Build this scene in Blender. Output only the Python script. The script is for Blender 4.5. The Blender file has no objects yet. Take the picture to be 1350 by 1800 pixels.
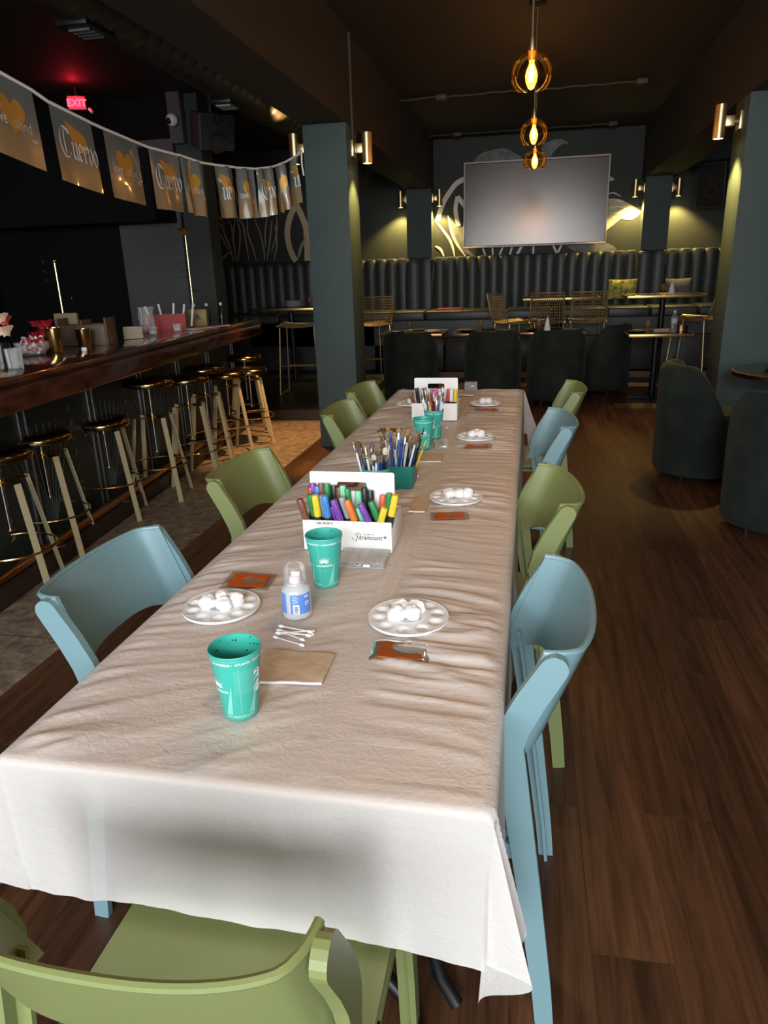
import bpy, bmesh, math, random
from mathutils import Vector, Matrix, noise, Euler
R = random.Random(7)
PI = math.pi
SC = bpy.context.scene
COL = SC.collection

# ------------------------------------------------------------------ camera, world, lights, exposure
cam_data = bpy.data.cameras.new('camera')
cam = bpy.data.objects.new('camera', cam_data); COL.objects.link(cam)
cam_data.sensor_fit = 'VERTICAL'; cam_data.sensor_height = 36.0; cam_data.sensor_width = 27.0
cam_data.lens = 24.96; cam_data.clip_end = 60
right = Vector((0.981, 0.193, -0.031)); fwd = Vector((-0.193, 0.927, -0.320)).normalized()
right = (right - fwd*right.dot(fwd)).normalized(); up = right.cross(fwd)
cam.matrix_world = Matrix(((right.x, up.x, -fwd.x, 0.0), (right.y, up.y, -fwd.y, 0.0), (right.z, up.z, -fwd.z, 1.46), (0, 0, 0, 1)))
SC.camera = cam

SC.view_settings.view_transform = 'Standard'; SC.view_settings.look = 'None'
SC.view_settings.gamma = 1.0; SC.view_settings.use_curve_mapping = False
SC.view_settings.exposure = 0.5

world = bpy.data.worlds.new('world'); SC.world = world; world.use_nodes = True
world.node_tree.nodes['Background'].inputs[0].default_value = (0.75, 0.85, 1.0, 1)
world.node_tree.nodes['Background'].inputs[1].default_value = 0.35

def lamp(name, kind, loc, power, color, size=None, size_y=None, rot=None, spot=None, blend=0.4, aim=None):
    d = bpy.data.lights.new(name, kind); d.energy = power; d.color = color
    if kind == 'AREA':
        d.shape = 'RECTANGLE'; d.size = size; d.size_y = size_y or size
    elif size is not None: d.shadow_soft_size = size
    if kind == 'SPOT': d.spot_size = spot; d.spot_blend = blend
    o = bpy.data.objects.new(name, d); o.location = loc
    if aim is not None: o.rotation_euler = (Vector(aim)-Vector(loc)).to_track_quat('-Z', 'Y').to_euler()
    elif rot: o.rotation_euler = rot
    COL.objects.link(o); return o

WARM = (1.0, 0.58, 0.24); YEL = (1.0, 0.70, 0.20)
# daylight through the shop window behind the camera
lamp('window_daylight', 'AREA', (-0.25, -2.93, 1.95), 245, (0.89, 0.95, 1.0), 6.4, 2.2, aim=(-0.25, 2.5, 1.2))
lamp('window_bright_sky', 'AREA', (0.10, -2.90, 2.45), 56, (0.90, 0.95, 1.0), 0.75, 0.6, aim=(-0.2, 3.0, 0.9))

# ------------------------------------------------------------------ helpers
def cp(o, k, v): o[k] = v
def tag(o, label=None, cat=None, group=None, kind=None):
    if label: o['label'] = label
    if cat: o['category'] = cat
    if group: o['group'] = group
    if kind: o['kind'] = kind
    return o
def thing(name, label, cat, loc=(0, 0, 0), rz=0.0, group=None):
    o = bpy.data.objects.new(name, None); o.empty_display_size = 0.05
    o.location = loc; o.rotation_euler = (0, 0, rz); COL.objects.link(o)
    return tag(o, label, cat, group)
def copy_tree(o, parent=None):
    c = o.copy(); COL.objects.link(c)
    if parent is not None: c.parent = parent
    for ch in list(o.children): copy_tree(ch, c)
    return c

class MB:
    def __init__(s): s.v = []; s.f = []; s.m = []; s.sm = []
    def add(s, vs, fs, m=0, smooth=False, xf=None):
        b = len(s.v)
        if xf is not None: vs = [xf @ Vector(p) for p in vs]
        s.v += [tuple(p) for p in vs]
        for f in fs: s.f.append(tuple(i+b for i in f)); s.m.append(m); s.sm.append(smooth)
        return s
    def box(s, c, d, bev=0.0, m=0, xf=None, seg=2):
        if bev <= 0:
            x, y, z = [k/2 for k in d]
            vs = [(c[0]+i*x, c[1]+j*y, c[2]+k*z) for i in (-1, 1) for j in (-1, 1) for k in (-1, 1)]
            fs = [(0, 1, 3, 2), (4, 6, 7, 5), (0, 4, 5, 1), (2, 3, 7, 6), (0, 2, 6, 4), (1, 5, 7, 3)]
            return s.add(vs, fs, m, False, xf)
        bm = bmesh.new(); bmesh.ops.create_cube(bm, size=1.0)
        for v in bm.verts: v.co = Vector((v.co.x*d[0], v.co.y*d[1], v.co.z*d[2]))
        bmesh.ops.bevel(bm, geom=bm.edges[:], offset=bev, segments=seg, affect='EDGES', profile=0.5)
        bm.verts.index_update()
        vs = [(v.co.x+c[0], v.co.y+c[1], v.co.z+c[2]) for v in bm.verts]
        fs = [tuple(v.index for v in f.verts) for f in bm.faces]; bm.free()
        return s.add(vs, fs, m, True, xf)
    def tube(s, pts, r, n=8, m=0, closed=False, xf=None):
        pts = [Vector(p) for p in pts]; N = len(pts)
        rs = r if isinstance(r, (list, tuple)) else [r]*N
        vs = []; prev = None
        for i, p in enumerate(pts):
            a = pts[i-1] if (i > 0 or closed) else p
            b = pts[(i+1) % N] if (i < N-1 or closed) else p
            t = (b-a).normalized()
            if prev is None:
                q = Vector((0, 0, 1)) if abs(t.z) < .9 else Vector((1, 0, 0))
                u = t.cross(q).normalized()
            else:
                u = (prev - t*prev.dot(t))
                u = u.normalized() if u.length > 1e-6 else t.orthogonal().normalized()
            prev = u; w = t.cross(u)
            for k in range(n):
                an = 2*PI*k/n; vs.append(p + (u*math.cos(an)+w*math.sin(an))*rs[i])
        fs = []
        for i in range(N if closed else N-1):
            j = (i+1) % N
            for k in range(n): fs.append((i*n+k, i*n+(k+1) % n, j*n+(k+1) % n, j*n+k))
        if not closed: fs += [tuple(range(n))[::-1], tuple((N-1)*n+k for k in range(n))]
        return s.add(vs, fs, m, True, xf)
    def rod(s, a, b, r, n=8, m=0, xf=None): return s.tube([a, b], r, n, m, False, xf)
    def bar(s, a, b, w, t, side, m=0):
        # rectangular bar from a to b, width w along `side`, thickness t
        a = Vector(a); b = Vector(b); d = (b-a).normalized(); sd = Vector(side); sd = (sd-d*sd.dot(d)).normalized(); q = d.cross(sd)
        vs = [p+sd*i*w/2+q*j*t/2 for p in (a, b) for i, j in ((-1, -1), (1, -1), (1, 1), (-1, 1))]
        return s.add(vs, [(0, 3, 2, 1), (4, 5, 6, 7), (0, 1, 5, 4), (1, 2, 6, 5), (2, 3, 7, 6), (3, 0, 4, 7)], m)
    def lathe(s, prof, n=32, c=(0, 0, 0), m=0, xf=None, smooth=True, close=False):
        vs = []; rings = []
        for r, z in prof:
            if r < 1e-6: rings.append([len(vs)]); vs.append((c[0], c[1], c[2]+z))
            else:
                rings.append(list(range(len(vs), len(vs)+n)))
                vs += [(c[0]+r*math.cos(2*PI*k/n), c[1]+r*math.sin(2*PI*k/n), c[2]+z) for k in range(n)]
        fs = []
        for A, B in zip(rings[:-1], rings[1:]):
            for k in range(n):
                k2 = (k+1) % n
                if len(A) == 1 and len(B) == 1: continue
                if len(A) == 1: fs.append((A[0], B[k2], B[k]))
                elif len(B) == 1: fs.append((A[k], A[k2], B[0]))
                else: fs.append((A[k], A[k2], B[k2], B[k]))
        return s.add(vs, fs, m, smooth, xf)
    def ball(s, c, r, n=12, m=0, sc=(1, 1, 1), xf=None):
        k = max(6, n//2+2)
        prof = [(r*math.sin(PI*i/k), -r*math.cos(PI*i/k)) for i in range(k+1)]
        prof[0] = (0, -r); prof[-1] = (0, r)
        X = Matrix.Translation(c) @ Matrix.Diagonal((sc[0], sc[1], sc[2], 1))
        if xf is not None: X = xf @ X
        return s.lathe(prof, n, m=m, xf=X)
    def prism(s, poly, axis, a, b, m=0, xf=None, smooth=False):
        # poly in the two other axes (cyclic), extruded a..b along axis
        def P(u, v, w): return ((w, u, v), (u, w, v), (u, v, w))[axis]
        n = len(poly)
        vs = [P(u, v, a) for u, v in poly]+[P(u, v, b) for u, v in poly]
        fs = [tuple(range(n))[::-1], tuple(range(n, 2*n))]
        s.add(vs, fs, m, False, xf)
        fs2 = [(i, (i+1) % n, n+(i+1) % n, n+i) for i in range(n)]
        return s.add(vs, fs2, m, smooth, xf)
    def grid(s, P, m=0, smooth=True, xf=None, wrap=False):
        nr = len(P); nc = len(P[0]); vs = [p for row in P for p in row]; fs = []
        for i in range(nr-1):
            for j in range(nc if wrap else nc-1):
                j2 = (j+1) % nc
                fs.append((i*nc+j, i*nc+j2, (i+1)*nc+j2, (i+1)*nc+j))
        return s.add(vs, fs, m, smooth, xf)
    def thick(s, P, t, m=0, xf=None):
        # sheet of points P[i][j] given a thickness t to both sides, closed rim
        nr = len(P); nc = len(P[0]); G = [[Vector(p) for p in r] for r in P]; A = []; B = []
        for i in range(nr):
            ra = []; rb = []
            for j in range(nc):
                du = G[min(i+1, nr-1)][j]-G[max(i-1, 0)][j]; dv = G[i][min(j+1, nc-1)]-G[i][max(j-1, 0)]
                n = du.cross(dv); n = n.normalized() if n.length > 1e-9 else Vector((0, 0, 1))
                ra.append(G[i][j]+n*t/2); rb.append(G[i][j]-n*t/2)
            A.append(ra); B.append(rb)
        vs = [p for r in A for p in r]+[p for r in B for p in r]; o = nr*nc; fs = []
        for i in range(nr-1):
            for j in range(nc-1):
                q = (i*nc+j, i*nc+j+1, (i+1)*nc+j+1, (i+1)*nc+j); fs.append(q); fs.append(tuple(o+k for k in q[::-1]))
        rim = [(0, j) for j in range(nc)]+[(i, nc-1) for i in range(1, nr)]+[(nr-1, j) for j in range(nc-2, -1, -1)]+[(i, 0) for i in range(nr-2, 0, -1)]
        for k in range(len(rim)):
            a = rim[k][0]*nc+rim[k][1]; b2 = rim[(k+1) % len(rim)]; b = b2[0]*nc+b2[1]
            fs.append((b, a, o+a, o+b))
        return s.add(vs, fs, m, True, xf)
    def ribbon(s, pts, w, m=0, off=0.0, axis=1, pos=0.0, taper=True, step=True):
        # flat painted stroke in the x-z plane at y=pos
        pts = smooth_line(pts) if step else [Vector((p[0], p[1], 0)) for p in pts]
        n = len(pts); vs = []
        for i, p in enumerate(pts):
            t = (pts[min(i+1, n-1)]-pts[max(i-1, 0)]).normalized(); q = Vector((-t.y, t.x, 0))
            ww = w*(.35+.65*math.sin(PI*min(1, max(0, (i+.6)/(n+.2))))) if taper else w
            for k in (-1, 1): a = p+q*k*ww/2; vs.append((a.x, pos, a.y))
        return s.add(vs, [(2*i, 2*i+1, 2*i+3, 2*i+2) for i in range(n-1)], m)
    def build(s, name, mats, parent=None, loc=None, rz=None, autosmooth=True):
        me = bpy.data.meshes.new(name); me.from_pydata(s.v, [], s.f)
        if not isinstance(mats, (list, tuple)): mats = [mats]
        for k in mats: me.materials.append(k)
        me.polygons.foreach_set('material_index', s.m); me.polygons.foreach_set('use_smooth', s.sm)
        bm = bmesh.new(); bm.from_mesh(me); bmesh.ops.recalc_face_normals(bm, faces=bm.faces[:])
        for e in bm.edges:
            if len(e.link_faces) == 2 and e.calc_face_angle(0) > 0.75: e.smooth = False
        bm.to_mesh(me); bm.free(); me.update()
        o = bpy.data.objects.new(name, me); COL.objects.link(o)
        if parent is not None: o.parent = parent
        if loc is not None: o.location = loc
        if rz is not None: o.rotation_euler = (0, 0, rz)
        return o

def smooth_line(pts, n=6):
    p = [Vector((a[0], a[1], a[2] if len(a) > 2 else 0.0)) for a in pts]
    if len(p) < 3: return [p[0].lerp(p[-1], k/4) for k in range(5)]
    q = [p[0]*2-p[1]]+p+[p[-1]*2-p[-2]]; out = []
    for i in range(1, len(q)-2):
        for k in range(n):
            t = k/n; a, b, c, d = q[i-1], q[i], q[i+1], q[i+2]
            out.append(0.5*((2*b)+(c-a)*t+(2*a-5*b+4*c-d)*t*t+(3*b-a-3*c+d)*t**3))
    out.append(p[-1]); return out
def T(x, y, z): return Matrix.Translation((x, y, z))
def RZ(a): return Matrix.Rotation(a, 4, 'Z')
def RX(a): return Matrix.Rotation(a, 4, 'X')
def RY(a): return Matrix.Rotation(a, 4, 'Y')
def struct(o): o['kind'] = 'structure'; return o

_tc = {}
def text2d(txt, size=1.0, shear=0.0, bold=0.0):
    key = (txt, size, shear, bold)
    if key in _tc: return _tc[key]
    c = bpy.data.curves.new('lettering', 'FONT'); c.body = txt; c.size = size; c.shear = shear; c.offset = bold
    c.align_x = 'CENTER'; c.resolution_u = 2
    o = bpy.data.objects.new('lettering', c); COL.objects.link(o)
    dg = bpy.context.evaluated_depsgraph_get(); ev = o.evaluated_get(dg); me = ev.to_mesh()
    vs = [(v.co.x, v.co.y) for v in me.vertices]; fs = [tuple(p.vertices) for p in me.polygons]
    ev.to_mesh_clear(); bpy.data.objects.remove(o); bpy.data.curves.remove(c)
    _tc[key] = (vs, fs); return vs, fs

# ------------------------------------------------------------------ materials
def mat(name, col, rough=0.6, metal=0.0, bump=None, var=None, spec=0.5, coat=0.0, sheen=0.0, emit=None, scale=(1, 1, 1), trans=0.0):
    m = bpy.data.materials.new(name); m.use_nodes = True; nt = m.node_tree; b = nt.nodes['Principled BSDF']
    b.inputs['Base Color'].default_value = (*col, 1); b.inputs['Roughness'].default_value = rough
    b.inputs['Metallic'].default_value = metal; b.inputs['Specular IOR Level'].default_value = spec
    b.inputs['Coat Weight'].default_value = coat; b.inputs['Sheen Weight'].default_value = sheen
    if emit: b.inputs['Emission Color'].default_value = (*emit[:3], 1); b.inputs['Emission Strength'].default_value = emit[3]
    tc = nt.nodes.new('ShaderNodeTexCoord'); mp = nt.nodes.new('ShaderNodeMapping'); mp.inputs['Scale'].default_value = scale
    nt.links.new(tc.outputs['Object'], mp.inputs['Vector'])
    def nz(sc, det=4):
        n = nt.nodes.new('ShaderNodeTexNoise'); n.inputs['Scale'].default_value = sc; n.inputs['Detail'].default_value = det
        nt.links.new(mp.outputs[0], n.inputs['Vector']); return n
    if var:
        n = nz(var[0]); r = nt.nodes.new('ShaderNodeValToRGB')
        k = var[1]; r.color_ramp.elements[0].position = .3; r.color_ramp.elements[1].position = .7
        r.color_ramp.elements[0].color = (*[c*(1-k) for c in col], 1)
        c2 = var[2] if len(var) > 2 else [min(1, c*(1+k)) for c in col]
        r.color_ramp.elements[1].color = (*c2, 1)
        nt.links.new(n.outputs['Fac'], r.inputs[0]); nt.links.new(r.outputs[0], b.inputs['Base Color'])
    if bump:
        n = nz(bump[0]); q = nt.nodes.new('ShaderNodeBump'); q.inputs['Strength'].default_value = bump[1]; q.inputs['Distance'].default_value = bump[2] if len(bump) > 2 else .01
        nt.links.new(n.outputs['Fac'], q.inputs['Height']); nt.links.new(q.outputs[0], b.inputs['Normal'])
    return m
def see_through(name, tint, clear=0.85, rough=0.05, base=(1, 1, 1), edge=True, gloss=False):
    # thin clear plastic / glass: tinted straight-through light plus a glossy skin
    m = bpy.data.materials.new(name); m.use_nodes = True; nt = m.node_tree; nt.nodes.clear()
    out = nt.nodes.new('ShaderNodeOutputMaterial'); mx = nt.nodes.new('ShaderNodeMixShader'); tr = nt.nodes.new('ShaderNodeBsdfTransparent')
    pr = nt.nodes.new('ShaderNodeBsdfPrincipled'); pr.inputs['Base Color'].default_value = (*base, 1); pr.inputs['Roughness'].default_value = rough
    tr.inputs['Color'].default_value = (*tint, 1)
    pr.inputs['Specular IOR Level'].default_value = 1.0
    if gloss: pr = nt.nodes.new('ShaderNodeBsdfGlossy'); pr.inputs['Color'].default_value = (*base, 1); pr.inputs['Roughness'].default_value = rough
    if edge:
        lw = nt.nodes.new('ShaderNodeFresnel'); lw.inputs['IOR'].default_value = 1.35
        mr = nt.nodes.new('ShaderNodeMapRange'); mr.inputs['To Min'].default_value = 1-clear; mr.inputs['To Max'].default_value = min(1, 1-clear+.5)
        nt.links.new(lw.outputs[0], mr.inputs['Value']); nt.links.new(mr.outputs[0], mx.inputs[0])
    else: mx.inputs[0].default_value = 1-clear
    nt.links.new(tr.outputs[0], mx.inputs[1]); nt.links.new(pr.outputs[0], mx.inputs[2]); nt.links.new(mx.outputs[0], out.inputs[0])
    return m

def glow_shell(name, col, strength, fac):
    m = bpy.data.materials.new(name); m.use_nodes = True; nt = m.node_tree; nt.nodes.clear()
    out = nt.nodes.new('ShaderNodeOutputMaterial'); mx = nt.nodes.new('ShaderNodeMixShader'); tr = nt.nodes.new('ShaderNodeBsdfTransparent'); em = nt.nodes.new('ShaderNodeEmission')
    em.inputs[0].default_value = (*col, 1); em.inputs[1].default_value = strength; mx.inputs[0].default_value = fac
    nt.links.new(tr.outputs[0], mx.inputs[1]); nt.links.new(em.outputs[0], mx.inputs[2]); nt.links.new(mx.outputs[0], out.inputs[0]); return m

M = {}
M['wall'] = mat('dark_green_wall_paint', (.040, .048, .043), .75, bump=(30, .15), var=(2.5, .12))
M['wall_black'] = mat('black_wall_paint', (.006, .006, .006), .8, bump=(30, .1), spec=.15)
M['wall_grey'] = mat('grey_wall_paint', (.085, .08, .085), .75, bump=(30, .1))
M['pillar'] = mat('teal_grey_pillar_paint', (.052, .078, .072), .7, bump=(40, .25), var=(3, .10))
M['ceiling'] = mat('black_ceiling_paint', (.019, .0155, .011), .75, bump=(25, .2))
M['dark_floor'] = mat('dark_platform_floor', (.02, .017, .016), .4)
M['leather'] = mat('dark_green_leather', (.042, .049, .046), .45, bump=(60, .08), spec=.5)
M['velvet'] = mat('dark_green_velvet', (.016, .022, .0175), .95, bump=(14, .3), var=(5, .4), sheen=.05, spec=.2)
M['brass'] = mat('polished_brass', (.72, .50, .20), .18, 1.0)
M['brass_brushed'] = mat('brushed_brass', (.75, .60, .32), .35, 1.0, bump=(90, .05))
M['dark_brass'] = mat('dark_bronze_seat', (.34, .24, .11), .16, 1.0)
M['copper'] = mat('aged_copper', (.42, .20, .10), .3, 1.0, var=(6, .3))
M['gold_wire'] = mat('gold_wire', (.72, .54, .28), .35, .8)
M['black_metal'] = mat('black_metal', (.012, .012, .013), .4, .3)
M['steel'] = mat('steel', (.6, .6, .6), .3, 1.0)
M['white_pl'] = mat('white_plastic', (.82, .82, .82), .3)
M['cotton'] = mat('cotton', (.88, .87, .85), .95, bump=(120, .5, .004), sheen=.3)
M['paper_white'] = mat('white_paper', (.82, .80, .78), .7, bump=(60, .1))
M['card_white'] = mat('white_card', (.86, .84, .80), .55, var=(9, .06), bump=(40, .05))
M['kraft'] = mat('kraft_paper_napkin', (.56, .42, .29), .85, bump=(50, .5, .004), var=(18, .08))
M['teal'] = mat('teal_cup_plastic', (.045, .42, .335), .32)
M['teal_dark'] = mat('dark_teal_plastic', (.015, .20, .165), .35)
M['ink_white'] = mat('white_ink', (.85, .9, .88), .5)
M['ink_pale'] = mat('pale_teal_ink', (.22, .60, .50), .45)
M['ink_black'] = mat('black_ink', (.02, .02, .02), .6)
M['orange'] = mat('orange_card', (.80, .17, .025), .5)
M['blue_chair'] = mat('blue_chair_plastic', (.180, .300, .330), .36, bump=(300, .04))
M['green_chair'] = mat('green_chair_plastic', (.20, .23, .085), .36, bump=(300, .04))
M['table_wood'] = mat('tan_tabletop', (.62, .31, .12), .5, var=(8, .12), scale=(6, .6, 1))
M['bar_wood'] = mat('dark_red_bar_wood', (.075, .026, .014), .16, var=(7, .5), scale=(4, .8, 4), coat=.6, bump=(9, .05))
M['black_table'] = mat('black_tabletop', (.012, .012, .012), .22)
M['bluelabel'] = mat('blue_label', (.11, .26, .68), .4)
M['red'] = mat('red_plastic', (.62, .045, .05), .45)
M['clear'] = see_through('clear_plastic', (.97, .97, .97), .92, .08)
M['glass'] = see_through('clear_glass', (.96, .97, .96), .92, .03)
M['amber'] = see_through('amber_glass', (.93, .66, .33), .90, .05, (.95, .78, .5), gloss=True)
M['milky'] = see_through('milky_plastic', (.9, .9, .9), .45, .3, (.85, .85, .86))
M['bulb'] = mat('glowing_filament', (1, .6, .2), .5, emit=(1.0, .60, .20, 60))
M['bulb_glass'] = glow_shell('bulb_glass', (1, .42, .09), 4.5, .5)
M['lamp_glow'] = mat('lamp_glow', (1, .9, .6), .5, emit=(1.0, .85, .45, 14))
M['exit_red'] = mat('exit_red_glow', (.6, .02, .02), .5, emit=(1.0, .03, .06, 5))
# ------------------------------------------------------------------ floor materials
def floor_material():
    m = bpy.data.materials.new('dark_brown_wood_planks'); m.use_nodes = True; nt = m.node_tree; N = nt.nodes; L = nt.links; b = N['Principled BSDF']
    tc = N.new('ShaderNodeTexCoord'); mp = N.new('ShaderNodeMapping'); mp.inputs['Rotation'].default_value = (0, 0, PI/2)
    L.new(tc.outputs['Object'], mp.inputs[0])
    br = N.new('ShaderNodeTexBrick'); br.offset = .37; br.inputs['Scale'].default_value = 1; br.inputs['Brick Width'].default_value = 1.25; br.inputs['Row Height'].default_value = .18
    br.inputs['Mortar Size'].default_value = .0018; br.inputs['Color1'].default_value = (.0, .0, .0, 1); br.inputs['Color2'].default_value = (1, 1, 1, 1); br.inputs['Mortar'].default_value = (.5, .5, .5, 1)
    L.new(mp.outputs[0], br.inputs['Vector'])
    m2 = N.new('ShaderNodeMapping'); m2.inputs['Scale'].default_value = (1, .055, 1); L.new(tc.outputs['Object'], m2.inputs[0])
    ad = N.new('ShaderNodeMixRGB'); ad.blend_type = 'ADD'; ad.inputs[0].default_value = 1; L.new(m2.outputs[0], ad.inputs[1]); L.new(br.outputs['Color'], ad.inputs[2])
    n1 = N.new('ShaderNodeTexNoise'); n1.inputs['Scale'].default_value = 26; n1.inputs['Detail'].default_value = 8; n1.inputs['Roughness'].default_value = .7; n1.inputs['Distortion'].default_value = .6; L.new(ad.outputs[0], n1.inputs['Vector'])
    r = N.new('ShaderNodeValToRGB'); e = r.color_ramp.elements
    e[0].position = .32; e[0].color = (.038, .016, .008, 1); e[1].position = .72; e[1].color = (.168, .072, .034, 1)
    L.new(n1.outputs['Fac'], r.inputs[0])
    mx = N.new('ShaderNodeMixRGB'); mx.blend_type = 'MULTIPLY'; mx.inputs[0].default_value = .45; L.new(r.outputs[0], mx.inputs[1]); L.new(br.outputs['Color'], mx.inputs[2])
    L.new(mx.outputs[0], b.inputs['Base Color'])
    bp = N.new('ShaderNodeBump'); bp.inputs['Strength'].default_value = .35; bp.inputs['Distance'].default_value = .004; L.new(n1.outputs['Fac'], bp.inputs['Height'])
    b2 = N.new('ShaderNodeBump'); b2.inputs['Strength'].default_value = .6; b2.inputs['Distance'].default_value = -.003; L.new(br.outputs['Fac'], b2.inputs['Height']); L.new(bp.outputs[0], b2.inputs['Normal'])
    L.new(b2.outputs[0], b.inputs['Normal']); b.inputs['Roughness'].default_value = .36
    return m
M['planks'] = floor_material()
def stone_material():
    m = bpy.data.materials.new('mottled_stone_tile'); m.use_nodes = True; nt = m.node_tree; N = nt.nodes; L = nt.links; b = N['Principled BSDF']
    tc = N.new('ShaderNodeTexCoord')
    n = N.new('ShaderNodeTexNoise'); n.inputs['Scale'].default_value = 14; n.inputs['Detail'].default_value = 9; n.inputs['Roughness'].default_value = .75; L.new(tc.outputs['Object'], n.inputs['Vector'])
    r = N.new('ShaderNodeValToRGB'); e = r.color_ramp.elements; e[0].position = .35; e[0].color = (.10, .07, .05, 1); e[1].position = .68; e[1].color = (.40, .32, .24, 1)
    L.new(n.outputs['Fac'], r.inputs[0])
    br = N.new('ShaderNodeTexBrick'); br.offset = 0; br.inputs['Scale'].default_value = 1; br.inputs['Brick Width'].default_value = .6; br.inputs['Row Height'].default_value = .6; br.inputs['Mortar Size'].default_value = .004
    br.inputs['Color1'].default_value = (1, 1, 1, 1); br.inputs['Color2'].default_value = (.85, .85, .85, 1); br.inputs['Mortar'].default_value = (.45, .42, .4, 1); L.new(tc.outputs['Object'], br.inputs['Vector'])
    mx = N.new('ShaderNodeMixRGB'); mx.blend_type = 'MULTIPLY'; mx.inputs[0].default_value = 1; L.new(r.outputs[0], mx.inputs[1]); L.new(br.outputs[0], mx.inputs[2]); L.new(mx.outputs[0], b.inputs['Base Color'])
    b.inputs['Roughness'].default_value = .5
    bp = N.new('ShaderNodeBump'); bp.inputs['Strength'].default_value = .25; bp.inputs['Distance'].default_value = .004; L.new(n.outputs['Fac'], bp.inputs['Height']); L.new(bp.outputs[0], b.inputs['Normal'])
    return m
M['stone'] = stone_material()
def cloth_material():
    m = bpy.data.materials.new('white_film_tablecloth'); m.use_nodes = True; nt = m.node_tree; N = nt.nodes; L = nt.links; N.clear()
    out = N.new('ShaderNodeOutputMaterial'); mx = N.new('ShaderNodeMixShader'); tr = N.new('ShaderNodeBsdfTransparent'); tr.inputs[0].default_value = (.98, .98, .98, 1)
    b = N.new('ShaderNodeBsdfPrincipled'); b.inputs['Base Color'].default_value = (.84, .79, .745, 1); b.inputs['Roughness'].default_value = .40; b.inputs['Specular IOR Level'].default_value = .35
    tc = N.new('ShaderNodeTexCoord')
    n = N.new('ShaderNodeTexNoise'); n.inputs['Scale'].default_value = 55; n.inputs['Detail'].default_value = 5; n.inputs['Distortion'].default_value = 1.2; L.new(tc.outputs['Object'], n.inputs['Vector'])
    mp = N.new('ShaderNodeMapping'); mp.inputs['Rotation'].default_value = (0, 0, .25); mp.inputs['Scale'].default_value = (6, 42, 12); L.new(tc.outputs['Object'], mp.inputs[0])
    n2 = N.new('ShaderNodeTexNoise'); n2.inputs['Scale'].default_value = 1; n2.inputs['Detail'].default_value = 5; n2.inputs['Distortion'].default_value = .8; L.new(mp.outputs[0], n2.inputs['Vector'])
    b1 = N.new('ShaderNodeBump'); b1.inputs['Strength'].default_value = .27; b1.inputs['Distance'].default_value = .006; L.new(n.outputs['Fac'], b1.inputs['Height'])
    b2 = N.new('ShaderNodeBump'); b2.inputs['Strength'].default_value = .12; b2.inputs['Distance'].default_value = .010; L.new(n2.outputs['Fac'], b2.inputs['Height']); L.new(b1.outputs[0], b2.inputs['Normal'])
    L.new(b2.outputs[0], b.inputs['Normal'])
    tl = N.new('ShaderNodeBsdfTranslucent'); tl.inputs[0].default_value = (.8, .8, .8, 1)
    m2 = N.new('ShaderNodeMixShader'); m2.inputs[0].default_value = .2; L.new(b.outputs[0], m2.inputs[1]); L.new(tl.outputs[0], m2.inputs[2])
    mx.inputs[0].default_value = .81; L.new(tr.outputs[0], mx.inputs[1]); L.new(m2.outputs[0], mx.inputs[2]); L.new(mx.outputs[0], out.inputs[0])
    return m
M['cloth'] = cloth_material()
M['tv'] = mat('glossy_dark_screen', (.050, .046, .043), .22, spec=.85); M['tv'].node_tree.nodes['Principled BSDF'].inputs['Specular Tint'].default_value = (1, .93, .86, 1)
M['tv_frame'] = mat('pale_screen_frame', (.66, .57, .57), .4)
M['mural_pale'] = mat('pale_mural_paint', (.80, .76, .70), .7)
M['mural_grey'] = mat('grey_mural_paint', (.20, .21, .20), .75, var=(12, .25))
M['mural_gold'] = mat('gold_mural_paint', (.46, .37, .22), .65)
M['mural_orange'] = mat('rust_mural_paint', (.30, .12, .03), .65)
M['mural_tan'] = mat('tan_mural_paint', (.72, .57, .38), .65)
M['mural_leaf'] = mat('pale_leaf_paint', (.60, .55, .40), .65, var=(9, .45), scale=(1, 1, 6))

# ------------------------------------------------------------------ the setting
def sbox(name, lo, hi, m, bev=0):
    b = MB(); b.box([(a+c)/2 for a, c in zip(lo, hi)], [c-a for a, c in zip(lo, hi)], bev); return struct(b.build(name, m))
sbox('floor', (-1.9, -3.2, -.1), (4.2, 11.6, 0), M['planks'])
sbox('floor_stone', (-6.2, -3.2, -.1), (-1.9, 11.6, 0), M['stone'])
sbox('floor_platform', (-6.0, 7.1, 0), (-1.86, 11.2, .11), M['dark_floor'])
sbox('ceiling', (-6.2, -3.2, 3.22), (4.2, 11.6, 3.35), M['ceiling'])
sbox('wall_back', (-6.2, 11.2, 0), (4.2, 11.5, 3.22), M['wall'])
sbox('wall_left', (-6.2, -3.0, 0), (-6.0, 11.2, 3.22), M['wall_black'])
sbox('wall_right', (3.6, -3.0, 0), (3.8, 11.2, 3.22), M['wall'])
# front wall with the big street window behind the camera
b = MB()
b.box((-4.8, -3.1, 1.61), (2.4, .2, 3.22)); b.box((3.4, -3.1, 1.61), (.8, .2, 3.22)); b.box((-.3, -3.1, .375), (6.7, .2, .75)); b.box((-.3, -3.1, 3.17), (6.7, .2, .1))
struct(b.build('wall_front', M['wall']))
b = MB()
for x in (-3.57, -1.95, -.35, 1.3, 2.97): b.box((x, -3.06, 1.93), (.05, .08, 2.4))
for z in (.77, 3.1): b.box((-.3, -3.06, z), (6.6, .08, .04))
struct(b.build('window_frame', M['black_metal']))
b = MB(); b.box((-3.64-1.18, 7.67, 1.61), (2.36, .2, 3.22)); struct(b.build('wall_bar_end', M['wall_black']))
b = MB(); b.box((-4.02, 7.55, 1.47), (.72, .04, 2.7)); struct(b.build('trim_grey_panel', M['wall_grey']))
b = MB(); b.box((-3.5, 7.7, 1.61), (.28, .26, 3.22)); struct(b.build('wall_bar_post', M['wall']))
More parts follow.
